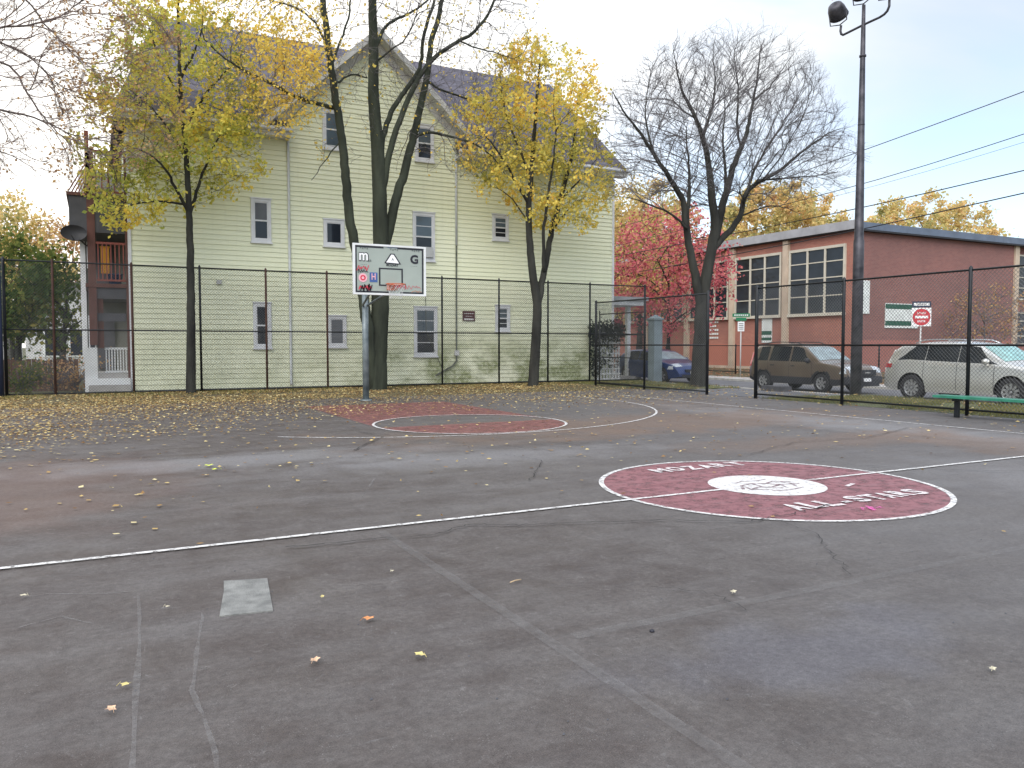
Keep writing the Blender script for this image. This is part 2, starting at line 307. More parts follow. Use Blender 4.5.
# ------------------------------------------------------------------ mesh builder
class MB:
    def __init__(s): s.v = []; s.f = []; s.m = []; s.sm = []
    def add(s, vs, fs, mi=0, smooth=False):
        o = len(s.v); s.v += [tuple(v) for v in vs]; s.f += [tuple(i + o for i in f) for f in fs]
        s.m += [mi] * len(fs); s.sm += [smooth] * len(fs); return s
    def box(s, x0, x1, y0, y1, z0, z1, mi=0):
        vs = [(x, y, z) for z in (z0, z1) for y in (y0, y1) for x in (x0, x1)]
        return s.add(vs, [(0, 2, 3, 1), (4, 5, 7, 6), (0, 1, 5, 4), (2, 6, 7, 3), (0, 4, 6, 2), (1, 3, 7, 5)], mi)
    def obox(s, c, ax, ay, az, mi=0):
        c = Vector(c); ax = Vector(ax); ay = Vector(ay); az = Vector(az)
        vs = [c + ax * i + ay * j + az * k for k in (-1, 1) for j in (-1, 1) for i in (-1, 1)]
        return s.add(vs, [(0, 2, 3, 1), (4, 5, 7, 6), (0, 1, 5, 4), (2, 6, 7, 3), (0, 4, 6, 2), (1, 3, 7, 5)], mi)
    def tube(s, pts, rad, n=8, mi=0, cap=True, smooth=True):
        pts = [Vector(p) for p in pts]
        if not hasattr(rad, '__len__'): rad = [rad] * len(pts)
        ref = None; vs = []
        for i, p in enumerate(pts):
            d = (pts[min(i + 1, len(pts) - 1)] - pts[max(i - 1, 0)])
            d = d.normalized() if d.length > 1e-9 else Vector((0, 0, 1))
            if ref is None: ref = Vector((1, 0, 0)) if abs(d.x) < .8 else Vector((0, 1, 0))
            u = (ref - d * ref.dot(d)).normalized(); q = d.cross(u); ref = u
            for k in range(n):
                a = 2 * PI * k / n; vs.append(p + (u * math.cos(a) + q * math.sin(a)) * rad[i])
        fs = [(i * n + k, i * n + (k + 1) % n, (i + 1) * n + (k + 1) % n, (i + 1) * n + k) for i in range(len(pts) - 1) for k in range(n)]
        if cap: fs += [tuple(range(n))[::-1], tuple((len(pts) - 1) * n + k for k in range(n))]
        return s.add(vs, fs, mi, smooth)
    def lathe(s, prof, c=(0, 0, 0), axis='Z', n=24, mi=0, smooth=True):
        vs = []
        for r, h in prof:
            for k in range(n):
                a = 2 * PI * k / n; x, y, z = r * math.cos(a), r * math.sin(a), h
                if axis == 'Y': x, y, z = x, h, y
                if axis == 'X': x, y, z = h, x, y
                vs.append((x + c[0], y + c[1], z + c[2]))
        fs = [(i * n + k, i * n + (k + 1) % n, (i + 1) * n + (k + 1) % n, (i + 1) * n + k) for i in range(len(prof) - 1) for k in range(n)]
        return s.add(vs, fs, mi, smooth)
    def grid(s, rows, mi=0, smooth=True):
        m = len(rows[0]); vs = [p for r in rows for p in r]
        fs = [(i * m + j, i * m + j + 1, (i + 1) * m + j + 1, (i + 1) * m + j) for i in range(len(rows) - 1) for j in range(m - 1)]
        return s.add(vs, fs, mi, smooth)
    def build(s, name, mats, parent=None, abs_=True):
        if not isinstance(mats, (list, tuple)): mats = [mats]
        o0 = parent_origin(parent) if (parent and abs_) else Vector((0, 0, 0))
        me = bpy.data.meshes.new(name)
        me.from_pydata([(v[0] - o0.x, v[1] - o0.y, v[2] - o0.z) for v in s.v], [], s.f)
        for k in mats: me.materials.append(k)
        if s.m: me.polygons.foreach_set('material_index', s.m); me.polygons.foreach_set('use_smooth', s.sm)
        me.update()
        o = bpy.data.objects.new(name, me); col.objects.link(o)
        if parent: o.parent = parent
        return o
def parent_origin(o):
    v = Vector((0, 0, 0))
    while o: v += o.location; o = o.parent
    return v
def tag(o, label=None, cat=None, group=None, kind=None):
    if label: o['label'] = label
    if cat: o['category'] = cat
    if group: o['group'] = group
    if kind: o['kind'] = kind
    return o
def thing(name, label, cat, loc=(0, 0, 0), group=None, rz=0):
    o = bpy.data.objects.new(name, None); col.objects.link(o); o.location = loc; o.rotation_euler = (0, 0, rz); o.empty_display_size = .2
    return tag(o, label, cat, group)
def struct(o): o['kind'] = 'structure'; return o
def kids(o): return [c for c in o.children]
def copy_tree(o, parent=None):
    c = o.copy(); col.objects.link(c)
    if parent: c.parent = parent
    for ch in kids(o): copy_tree(ch, c)
    return c
def text_mb(mb, s_, origin, ux, uy, size, mi=0, align='LEFT', width=None, bold=.0, ext=.0):
    cu = bpy.data.curves.new('lettering', 'FONT'); cu.body = s_; cu.size = 1; cu.offset = bold; cu.resolution_u = 3
    o = bpy.data.objects.new('lettering', cu); col.objects.link(o)
    dg = bpy.context.evaluated_depsgraph_get(); dg.update()
    me = bpy.data.meshes.new_from_object(o.evaluated_get(dg))
    xs = [v.co.x for v in me.vertices]; ys = [v.co.y for v in me.vertices]
    if xs:
        x0, x1, y1 = min(xs), max(xs), max(ys); ux = Vector(ux); uy = Vector(uy); kx = size / .72; kw = (width / (x1 - x0)) if width else kx
        off = {'LEFT': x0, 'CENTER': (x0 + x1) / 2, 'RIGHT': x1}[align]
        vs = [Vector(origin) + ux * ((v.co.x - off) * kw) + uy * (v.co.y * kx) for v in me.vertices]
        mb.add(vs, [tuple(p.vertices) for p in me.polygons], mi)
    bpy.data.objects.remove(o); bpy.data.curves.remove(cu); bpy.data.meshes.remove(me)

# ================================================================== GROUND
def sheet(name, pts, z, m, kind='structure'):
    b = MB(); zz = z if hasattr(z, '__len__') else [z] * len(pts)
    b.add([(p[0], p[1], q) for p, q in zip(pts, zz)], [tuple(range(len(pts)))]); return struct(b.build(name, m))
sheet('ground', [(-600, -600), (600, -600), (600, 600), (-600, 600)], -.42, M['earth'])
def slab(name, x0, x1, y0, y1, z0, z1, m):
    return struct(MB().box(x0, x1, y0, y1, z0, z1).build(name, m))
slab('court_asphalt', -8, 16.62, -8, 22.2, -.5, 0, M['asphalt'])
slab('leafy_ground', -14, 16.62, 22.2, 28.15, -.5, .0, M['dirt'])
slab('back_yard_ground', -60, 20.35, 28.15, 120, -.5, -.03, M['earth'])
slab('left_yard_ground', -60, -8, -8, 22.2, -.5, -.02, M['earth']); slab('left_back_ground', -60, -14, 22.2, 28.15, -.5, -.02, M['earth'])
def slope(name, y0, y1, m, z0=-.005, z1=-.02, x0=16.62, x1=20.35):
    b = MB(); n = 12; rows = []
    for i in range(n + 1):
        t = i / n; rows.append([(x0 + (x1 - x0) * t, y0 + (y1 - y0) * j / 10, z0 + (z1 - z0) * t + .012 * math.sin(i * 1.7 + j)) for j in range(11)])
    b.grid(rows); b.add([(x0, y0, z0), (x1, y0, z1), (x1, y0, -.5), (x0, y0, -.5)], [(0, 1, 2, 3)])
    b.add([(x0, y1, z0), (x1, y1, z1), (x1, y1, -.5), (x0, y1, -.5)], [(3, 2, 1, 0)])
    return struct(b.build(name, m))
slope('grass_verge', -8, 16.7, M['lawn']); slope('entrance_path', 16.7, 21.4, M['walk'] if 0 else M['road'], -.004, -.03); slope('side_verge', 21.4, 28.15, M['lawn'])
slab('street_kerb', 20.35, 20.5, -20, 80, -.5, -.015, M['kerb'])
slab('street', 20.5, 25.6, -40, 140, -.5, -.12, M['road'])
slab('far_kerb', 25.6, 25.78, -40, 140, -.5, -.03, M['kerb'])
slab('far_sidewalk', 25.78, 27.4, -40, 140, -.5, -.035, M['walk'])
slab('school_lawn', 27.4, 110, -40, 140, -.5, -.08, M['dirt'])

# court markings: sheets a few mm above the asphalt
Z1, Z2, Z3, Z4 = .004, .008, .012, .016
def strip(mb, pts, wd, z, mi=0):
    pts = [Vector((p[0], p[1], 0)) for p in pts]; rows = [[], []]
    for i, p in enumerate(pts):
        d = (pts[min(i + 1, len(pts) - 1)] - pts[max(i - 1, 0)]).normalized(); n_ = Vector((-d.y, d.x, 0))
        ww = wd[i] if hasattr(wd, '__len__') else wd
        rows[0].append((p.x + n_.x * ww / 2, p.y + n_.y * ww / 2, z)); rows[1].append((p.x - n_.x * ww / 2, p.y - n_.y * ww / 2, z))
    mb.grid(rows[::-1], mi, False)
def arc(cx, cy, r, a0, a1, n=64): return [(cx + r * math.cos(R(a0 + (a1 - a0) * i / n)), cy + r * math.sin(R(a0 + (a1 - a0) * i / n))) for i in range(n + 1)]
CX, CY = 6.33, 6.25
def disc(mb, cx, cy, r, z, a0=0, a1=360, mi=0):
    p = arc(cx, cy, r, a0, a1, 72); mb.add([(x, y, z) for x, y in p], [tuple(range(len(p)))], mi)
b = MB(); disc(b, CX, CY, 1.73, Z1); struct(b.build('red_centre_circle', M['red_court']))
b = MB(); disc(b, CX, CY, .61, Z2); struct(b.build('white_centre_disc', M['disc']))
# abstract worn emblem strokes on the disc
b = MB(); rr = random.Random(3)
for pts, wd in (([(-.42, -.1), (-.3, .06), (-.12, .12), (.05, .05), (.2, .12), (.38, .02)], .035), ([(-.38, -.16), (-.2, -.08), (-.05, -.14), (.14, -.06), (.36, -.12)], .04),
                ([(-.25, .2), (-.1, .27), (.1, .22), (.25, .26)], .025), ([(-.1, .1), (-.14, -.08), (0, -.24)], .03), ([(.05, .04), (.12, -.1), (.05, -.25)], .03),
                ([(.25, .1), (.3, -.04), (.22, -.2)], .03), ([(-.3, .02), (-.34, -.12), (-.2, -.24)], .025), ([(-.22, -.3), (0, -.34), (.24, -.29)], .03)):
    strip(b, [(CX + x, CY + y) for x, y in pts], wd, Z3)
struct(b.build('centre_emblem', M['logo']))
b = MB()
strip(b, arc(CX, CY, 1.755, 0, 360, 96), .055, Z2)
struct(b.build('centre_circle_line', M['white_line']))
b = MB(); strip(b, [(-1.15, 6.25), (CX - .61, 6.25)], .055, Z3); strip(b, [(CX + .61, 6.25), (13.86, 6.25)], .055, Z3); struct(b.build('half_court_line', M['white_line']))
b = MB(); strip(b, [(13.86, -7), (13.86, 19.6)], .05, Z2); struct(b.build('side_line', M['faint_line'] if 0 else M['white_line']))
b = MB(); strip(b, [(-1.2, 10.4), (-1.2, 12.4)], .06, Z2); struct(b.build('left_side_line', M['white_line']))
b = MB(); strip(b, [(-1.15, 19.6), (13.83, 19.6)], .05, Z1); struct(b.build('base_line', M['faint_line']))
b = MB(); strip(b, arc(CX, 13.85, 1.83, 0, 360, 80), .05, Z3); struct(b.build('free_throw_circle', M['white_line']))
b = MB(); disc(b, CX, 13.85, 1.8, Z1, 180, 360); struct(b.build('free_throw_half_disc', M['key_red']))
b = MB(); p = arc(CX, 13.85, 1.83, 0, 180, 40); b.grid([[(x, 19.57, Z1) for x, y in p], [(x, y, Z1) for x, y in p]], 0, False); struct(b.build('red_key_area', M['key_red']))
b = MB(); strip(b, [(4.5, 19.6), (4.5, 13.85)], .05, Z2); strip(b, [(8.16, 19.6), (8.16, 13.85)], .05, Z2); struct(b.build('key_lines', M['faint_line']))
b = MB(); strip(b, [(.33, 19.6)] + arc(CX, 18.0, 6.05, 180, 232, 24), .05, Z2); struct(b.build('faded_three_point_line', M['faint_line']))
b = MB(); strip(b, arc(CX, 18.0, 6.05, 232, 360, 60) + [(12.38, 19.6)], .05, Z2); struct(b.build('three_point_line', M['white_line']))
b = MB(); strip(b, [(2.0, 6.1), (2.0, -3)], .07, Z2); struct(b.build('old_long_line', M['faint_line']))
b = MB(); strip(b, [(2.15, 3.43), (9, 3.43)], .08, Z1); struct(b.build('old_cross_line', M['faint_line']))
b = MB(); strip(b, [(-1.0, 11.5), (3.4, 11.2)], .09, Z1); struct(b.build('old_pale_line', M['faint_line']))
# lettering
b = MB()
def arcword(b, word, x0, x1, y, h):
    n = len(word); stp = (x1 - x0) / n
    for i, ch in enumerate(word):
        if ch == ' ': continue
        text_mb(b, ch, (x0 + stp * (i + .5), y + .01 * math.sin(i * 2), Z3), (1, 0, 0), (0, 1, 0), h, 0, 'CENTER', stp * (.86 if ch not in '-' else .5), .045)
arcword(b, 'MOZART', 5.80, 7.22, 7.42, .25); struct(b.build('painted_word_mozart', M['letter']))
b = MB(); arcword(b, 'ALL-STARS', 5.58, 7.46, 5.13, .25); struct(b.build('painted_word_all_stars', M['letter']))
b = MB(); strip(b, [(7.0, 5.78), (7.2, 5.86)], .05, Z3); struct(b.build('painted_dash', M['letter']))
b = MB(); strip(b, [(6.12, 4.86), (6.2, 4.95), (6.24, 4.83), (6.3, 4.93), (6.36, 4.84), (6.38, 4.92)], .035, Z3); strip(b, [(6.18, 4.8), (6.3, 4.99)], .03, Z4); struct(b.build('pink_chalk_scribble', M['pink']))
b = MB(); b.box(.6, .9, 4.6, 5.22, .0, .007); 
b = MB(); pp = [(.575, 4.59), (.855, 4.545), (.945, 5.2), (.69, 5.27), (.66, 5.05)]; b.add([(x, y, .008) for x, y in pp] + [(x, y, -.01) for x, y in pp], [(0, 1, 2, 3, 4)] + [(i, (i + 5), (i + 1) % 5 + 5, (i + 1) % 5) for i in range(5)])
struct(b.build('concrete_patch', M['patch']))
def wiggle(pts, amp, n=8, seed=0):
    r = random.Random(seed); out = []
    for (a, c) in zip(pts[:-1], pts[1:]):
        for i in range(n): t = i / n; out.append((a[0] + (c[0] - a[0]) * t + r.uniform(-amp, amp), a[1] + (c[1] - a[1]) * t + r.uniform(-amp, amp)))
    return out + [pts[-1]]
b = MB()
for pts, wd in (([(.2, 5.2), (.15, 4.14), (.08, 3.0), (.03, 2)], .03), ([(.5, 4.7), (.42, 4.2), (.34, 3.66), (.36, 3.2), (.33, 2.4)], .025), ([(-.3, 5.5), (.0, 5.35), (.25, 5.3)], .02),
                ([(-.4, 4.9), (-.2, 5.0), (-.05, 4.8)], .02), ([(2.6, 9.6), (2.75, 8.6), (2.3, 7.6)], .02)):
    q = wiggle(pts, .005, 5, int(wd * 1000 + pts[0][1] * 10)); strip(b, q, [wd * (.5 + .5 * math.sin(PI * i / (len(q) - 1))) * (.8 + .3 * math.sin(i * 1.3)) for i in range(len(q))], Z1)
struct(b.build('pale_scuff_lines', M['chalk']))
b = MB(); cr_r = random.Random(5)
for pts, wd in (([(1.2, 5.9), (1.7, 5.88), (2.29, 5.77), (2.72, 5.97), (3.08, 5.75), (3.5, 5.62), (4.14, 5.4), (4.87, 4.98), (5.38, 5.03), (6.04, 5.17), (6.9, 5.2)], .008),
                ([(4.9, 9.6), (5.1, 8.9), (4.6, 8.2), (4.2, 7.6)], .005), ([(8.2, 6.9), (8.9, 6.0), (9.8, 5.4), (10.4, 5.0)], .005), ([(5.1, 4.95), (5.0, 4.4), (4.6, 3.9), (4.3, 3.5)], .003),
                ([(3.2, 11), (4.1, 12.4), (4.0, 13.4)], .012), ([(7.9, 8.1), (9.5, 8.8), (11, 8.7), (13, 9.4)], .008), ([(3.0, 3.9), (3.25, 3.6), (3.2, 3.3)], .003), ([(7.5, 3.6), (8.2, 3.4), (9.0, 3.6)], .007)):
    q = wiggle(pts, .025, 10, int(wd * 7000 + pts[0][0] * 10)); strip(b, q, [wd * cr_r.uniform(.7, 2.3) for _ in q], Z4 + .002)
struct(b.build('pavement_cracks', M['crack']))
# small loose debris specks
b = MB(); r = random.Random(9)
for i in range(170):
    x, y = r.uniform(0, 9), r.uniform(2, 12); s_ = r.uniform(.004, .010)
    b.add([(x, y, .003), (x + s_ * 1.4, y + s_ * .2, .004), (x + s_, y + s_, .003 + s_ * .6), (x, y + s_ * .8, .004)], [(0, 1, 2, 3)])
tag(b.build('grit', M['stone']), kind='stuff')

# ================================================================== HOUSE
YF = 28.2
def yellow_house():
    h = thing('clapboard_house', 'pale yellow-green clapboard house with a steep front gable behind the court fence', 'house', (1.04, YF, 0))
    X0, X1, ZE = 1.04, 19.53, 8.75; gx, gz, sl = 9.15, 12.35, .93
    b = MB(); e = .165; z = .05
    while z < gz - .02:
        zt = min(z + e, gz)
        def rng(zz): return (X0, X1) if zz < ZE else (max(X0, gx - (gz - zz) / sl), min(X1, gx + (gz - zz) / sl))
        if z < ZE <= zt: zt = ZE
        a0, a1 = rng(z if z < ZE else z); c0, c1 = rng(min(zt, gz) if zt > ZE else z)
        if z >= ZE - 1e-6: a0, a1 = gx - (gz - z) / sl, gx + (gz - z) / sl; c0, c1 = gx - (gz - zt) / sl, gx + (gz - zt) / sl
        dz = .004 * math.sin(z * 37)
        b.add([(a0, YF - .028, z), (a1, YF - .028, z), (c1, YF - .002, zt), (c0, YF - .002, zt), (a0, YF + .01, z + .001), (a1, YF + .01, z + .001)], [(0, 1, 2, 3), (4, 5, 1, 0)])
        z = zt
    # side, back and inner walls
    D = 12.5
    b.add([(X0, YF, -.1), (X0, YF + D, -.1), (X0, YF + D, ZE), (X0, YF, ZE)], [(0, 1, 2, 3)])
    b.add([(X1, YF, -.1), (X1, YF + D, -.1), (X1, YF + D, ZE), (X1, YF + 5.9, 13.9), (X1, YF, ZE)], [(4, 3, 2, 1, 0)])
    b.add([(X0, YF + D, -.1), (X1, YF + D, -.1), (X1, YF + D, ZE), (X0, YF + D, ZE)], [(0, 1, 2, 3)])
    b.build('wall', M['siding'], h)
    MB().box(X0 - .02, X1 + .02, YF + .0, YF + .3, -.5, .05).build('foundation', M['greypost'], h)
    for x in (X0, X1): MB().box(x - .05, x + .05, YF - .045, YF + .05, .05, ZE - .3).build('corner_board', M['trim'], h)
    # main roof
    RY, RZ = 34.13, 14.13; ya = 27.72; xa, xb = .65, 19.92
    rs = (RZ - 8.85) / (RY - ya)
    y2 = YF + .06; z2 = 8.8 + (y2 - ya) * rs; hx = 2.35; b = MB()
    for dz in (0, -.18):
        xl = xa + (hx - xa) * (y2 - ya) / (RY - ya)
        b.add([(xa, ya, 8.8 + dz), (6.05, ya, 8.8 + dz), (6.05, y2, z2 + dz), (xl, y2, z2 + dz)], [(0, 1, 2, 3)]); b.add([(12.25, ya, 8.8 + dz), (xb, ya, 8.8 + dz), (xb, y2, z2 + dz), (12.25, y2, z2 + dz)], [(0, 1, 2, 3)])
        b.add([(xl, y2, z2 + dz), (xb, y2, z2 + dz), (xb, RY, RZ + dz), (hx, RY, RZ + dz), (xb, 2 * RY - ya, 8.8 + dz), (xa, 2 * RY - ya, 8.8 + dz), (xa, ya, 8.8 + dz)], [(0, 1, 2, 3), (3, 2, 4, 5), (6, 0, 3, 5)])
    x = xb; q = [(x, ya, 8.62), (x, RY, RZ - .18), (x, 2 * RY - ya, 8.62), (x, 2 * RY - ya, 8.8), (x, RY, RZ), (x, ya, 8.8)]; b.add(q, [(0, 1, 4, 5), (1, 2, 3, 4)])
    b.add([(xa, ya, 8.62), (xa, 2 * RY - ya, 8.62), (xa, 2 * RY - ya, 8.8), (xa, ya, 8.8)], [(0, 1, 2, 3)])
    b.build('roof', M['shingle'], h)
    for x0, x1 in ((.65, 6.05), (12.25, 19.92)):
        b = MB(); b.box(x0, x1, ya - .02, YF - .03, 8.52, 8.60); b.box(x0, x1, ya - .03, ya + .07, 8.601, 8.84); b.build('eave_trim', M['greytrim'], h)
        MB().tube([(x0 - .03, ya - .07, 8.74), (x1 + .05, ya - .07, 8.72)], .055, 8).build('gutter', M['trim'], h)
    # gable roof over the front wall
    ax, az, gy0 = gx, 12.72, 27.66; hw = 4.15; ez = az - hw * sl
    b = MB(); T = .16
    for sgn in (-1, 1):
        ex = ax + sgn * hw
        yb_ez = ya + (ez - 8.8) / rs; yb_az = ya + (az - 8.8) / rs
        q = [(ex, gy0, ez), (ax, gy0, az), (ax, yb_az, az), (ex, yb_ez + .4, ez)]
        b.add(q + [(x, y, z - T) for x, y, z in q], [(0, 1, 2, 3) if sgn < 0 else (3, 2, 1, 0), (7, 6, 5, 4)])
    b.build('gable_roof', M['shingle'], h)
    b = MB()
    for sgn in (-1, 1):
        ex = ax + sgn * (hw + .03); n_ = Vector((sgn * sl, 0, 1)).normalized(); d = Vector((sgn, 0, -sl)).normalized()
        A = Vector((ax, gy0 - .02, az + .02)); B = Vector((ex, gy0 - .02, az + .02 - (hw + .03) * sl))
        w_ = Vector((0, 0, -.27))
        b.add([A, B, B + w_, A + w_, A + Vector((0, .05, 0)), B + Vector((0, .05, 0)), B + w_ + Vector((0, .05, 0)), A + w_ + Vector((0, .05, 0))],
              [(0, 3, 2, 1) if sgn > 0 else (0, 1, 2, 3), (3, 7, 6, 2), (0, 1, 5, 4), (1, 2, 6, 5)])
        A2 = Vector((ax, YF - .045, az - .24)); B2 = Vector((ex - sgn * .35, YF - .045, az - .24 - (hw - .32) * sl)); w2 = Vector((0, 0, -.34))
        b.add([A2, B2, B2 + w2, A2 + w2], [(0, 3, 2, 1) if sgn > 0 else (0, 1, 2, 3)])
        b.add([A + w_ + Vector((0, .05, 0)), B + w_ + Vector((0, .05, 0)), Vector((B.x, YF - .03, (B + w_).z)), Vector((A.x, YF - .03, (A + w_).z))], [(0, 1, 2, 3)])
    b.build('rake_board', M['greytrim'], h)
    b = MB(); b.box(9.55, 10.05, 33.9, 34.4, 13.6, 14.9)
    # windows
    def window(x0, x1, z0, z1, style='sash', gm='glass', lowm=None, fr=.10):
        f = MB(); y0, y1 = YF - .075, YF - .02
        f.box(x0 - fr, x0, y0, y1, z0 - fr, z1 + fr); f.box(x1, x1 + fr, y0, y1, z0 - fr, z1 + fr)
        f.box(x0, x1, y0, y1, z1, z1 + fr); f.box(x0, x1, y0, y1, z0 - fr, z0); f.box(x0 - fr - .03, x1 + fr + .03, y0 - .04, y1, z0 - fr - .05, z0 - fr)
        f.box(x0 - fr - .02, x1 + fr + .02, y0 - .03, y1, z1 + fr, z1 + fr + .04)
        zm = (z0 + z1) / 2
        if style in ('sash', 'four'): f.box(x0, x1, y0 + .012, y1, zm - .025, zm + .025)
        if style == 'four':
            for q in (.25, .75): f.box(x0, x1, y0 + .025, y1, z0 + (z1 - z0) * q - .012, z0 + (z1 - z0) * q + .012)
        s0 = .035
        f.box(x0, x0 + s0, y0 + .018, y1, z0, z1); f.box(x1 - s0, x1, y0 + .018, y1, z0, z1); f.box(x0 + s0, x1 - s0, y0 + .018, y1, z0, z0 + s0); f.box(x0 + s0, x1 - s0, y0 + .018, y1, z1 - s0, z1)
        win = f.build('window', M['trim'], h)
        zc = zm if lowm else z0
        MB().box(x0, x1, YF - .048, YF - .035, zc, z1).build('pane', M[gm], win)
        if lowm: MB().box(x0, x1, YF - .045, YF - .036, z0, zc - .002).build('pane', M[lowm], win)
        return win
    window(4.86, 5.32, 5.09, 6.34, 'sash', 'blind', 'glass'); window(7.31, 7.86, 5.09, 5.82, 'none')
    w3 = window(10.64, 11.32, 4.75, 6.32, 'four', 'glass_sky', 'glass'); window(13.93, 14.44, 5.70, 6.48, 'four', 'glass_sky', 'glass')
    window(4.88, 5.28, 1.50, 2.83, 'sash', 'glass'); window(7.42, 7.90, 1.53, 2.43, 'none', 'blind')
    window(10.66, 11.40, 1.18, 2.82, 'four', 'glass_sky', 'glass'); window(14.05, 14.50, 2.15, 2.95, 'four', 'glass_sky', 'glass')
    window(7.32, 7.80, 8.48, 9.65, 'sash', 'glass_sky'); window(10.75, 11.30, 8.42, 9.55, 'sash', 'glass_sky', 'glass')
    MB().box(11.0, 11.3, YF - .18, YF - .05, 4.78, 5.15).build('air_conditioner', M['ac'], w3)
    # pipes
    MB().tube([(6.02, YF - .07, 8.7), (6.02, YF - .07, .35), (6.0, YF - .2, .12)], .045, 8).build('downpipe', M['downpipe'], h)
    MB().tube([(12.29, YF - .07, 8.7), (12.29, YF - .07, 5.3)], .045, 8).build('downpipe', M['downpipe'], h)
    MB().tube([(12.29, YF - .07, 5.28), (12.28, YF - .07, .9), (12.1, YF - .1, .7), (11.4, YF - .12, .35)], .032, 8).build('conduit', M['pipe'], h)
    MB().box(12.2, 12.37, YF - .13, YF - .03, 1.1, 1.3).build('meter_box', M['greytrim'], h)
    MB().tube([(11.02, YF - .06, 4.3), (11.05, YF - .06, 2.0), (11.7, YF - .06, .6)], .012, 5).build('cable', M['pipe'], h)
    MB().box(3.62, 3.78, YF - .1, YF - .03, 3.52, 3.66).build('vent', M['greytrim'], h)
    # left porch tower
    X = 1.0
    b = MB(); b.tube([(-.02, YF + .1, 0), (-.02, YF + .1, 7.9)], .0, 4)
    def pbox(n_, m_, *a): return MB().box(*a).build(n_, M[m_], h)
    pbox('porch_post', 'brown', -.14, .08, YF - .02, YF + .2, 1.5, 7.6); pbox('porch_post', 'white', -.30, .06, YF - .04, YF + .24, 0, 1.42)
    pbox('porch_post', 'brown', .09, .26, YF + .1, YF + .25, 1.4, 3.1)
    pbox('porch_post', 'brown', .92, 1.02, YF - .03, YF + .1, 0, 7.6)
    pbox('porch_deck', 'darkpanel', -.15, 1.0, YF + .02, YF + 2.6, 2.95, 3.30); pbox('porch_deck', 'brown', -.22, 1.0, YF - .04, YF + 2.65, 3.30, 3.42)
    pbox('porch_deck', 'darkpanel', -.62, 1.0, YF + .0, YF + 2.6, 5.0, 6.1); pbox('porch_deck', 'brown', -.68, 1.0, YF - .05, YF + 2.65, 6.1, 6.2)
    pbox('porch_deck', 'walk', -.25, 1.0, YF - .02, YF + 2.6, .45, .6); pbox('porch_step', 'walk', -.2, .98, YF - .35, YF - .03, .0, .25); pbox('porch_step', 'white', -.2, .98, YF - .12, YF - .02, .25, .45)
    pbox('porch_beam', 'darkpanel', -.12, .9, YF + .05, YF + .2, 2.25, 2.5)
    def rail(m_, x0, x1, y, z0, z1, n, dia=False):
        r_ = MB(); r_.box(x0, x1, y - .03, y + .03, z1 - .07, z1); r_.box(x0, x1, y - .025, y + .025, z0, z0 + .06)
        for i in range(n):
            xx = x0 + (x1 - x0) * (i + .5) / n
            r_.box(xx - .018, xx + .018, y - .018, y + .018, z0 + .06, z1 - .07)
        r_.build('railing', M[m_], h)
    rail('redrail', .09, .92, YF + .02, 3.5, 4.72, 7); rail('white', .27, .92, YF + .3, .62, 1.42, 8); rail('redrail', -.14, .92, YF + .02, 6.25, 7.55, 6); pbox('porch_beam', 'redrail', -.16, -.04, YF - .02, YF + .1, 6.2, 8.1)
    r_ = MB()
    for i in range(7): r_.tube([(-.62 + .06 * i, YF + .4 * i, 6.22), (-.14 + .03 * i, YF + .4 * i, 7.1)], .02, 5)
    r_.tube([(-.14, YF, 7.1), (.1, YF + 2.5, 7.1)], .03, 5); r_.build('slanted_slats', M['redrail'], h)
    # rear wing seen through the porch
    g = MB(); g.box(-.30, 1.03, YF + 2.7, YF + 7, -.1, 7.4); g.build('rear_wall', M['shaded_wall'], h)
    pbox('corner_board', 'trim', -.38, -.22, YF + 2.62, YF + 2.72, 0, 7.4)
    for z0 in (.7, 3.5):
        d_ = pbox('door', 'darkpanel', .1, .62, YF + 2.6, YF + 2.69, z0, z0 + 1.9)
        wn = pbox('porch_window', 'trim', -.18, .04, YF + 2.6, YF + 2.69, z0 + .6, z0 + 1.8); MB().box(-.14, .0, YF + 2.57, YF + 2.595, z0 + .67, z0 + 1.72).build('pane', M['glass'], wn)
    # right entrance porch
    pbox('canopy', 'trim', 19.6, 21.75, 28.9, 31.0, 3.25, 3.45); pbox('canopy_roof', 'fascia2', 19.6, 21.9, 28.8, 31.1, 3.46, 3.62)
    pbox('canopy_column', 'white', 21.18, 21.36, 29.4, 29.58, -.1, 3.25); pbox('canopy_column', 'white', 21.18, 21.36, 30.7, 30.88, -.1, 3.25)
    pbox('porch_deck', 'walk', 19.55, 21.6, 28.9, 31.0, -.1, .12)
yellow_house()
t_ = MB(); c = Vector((12.8, YF - .05, 2.62)); t_.box(12.55, 13.06, YF - .075, YF - .045, 2.43, 2.81)
t_.box(12.60, 13.01, YF - .08, YF - .076, 2.70, 2.72, 1); t_.box(12.66, 12.95, YF - .08, YF - .076, 2.60, 2.615, 1); t_.box(12.6, 13.0, YF - .08, YF - .076, 2.46, 2.52, 1)
tag(t_.build('wall_sign', [M['maroon'], M['greytrim']]), 'small maroon notice board with pale lines on the clapboard wall', 'sign')
tb = MB(); tb.box(.22, .46, YF + .12, YF + .2, 3.75, 4.55); tb.box(.2, .48, YF + .1, YF + .22, 4.55, 4.6)
tag(tb.build('hanging_towel', M['amber']), 'bright amber cloth hanging behind the red balcony railing', 'cloth')
bn = MB(); bn.lathe([(.0, 0), (.17, 0), (.22, .28), (.24, .28), (.24, .31), (.21, .31)], (.62, YF + .3, 3.44), n=16); tag(bn.build('storage_tub', M['bluebin']), 'blue tub on the balcony floor behind the railing', 'tub')
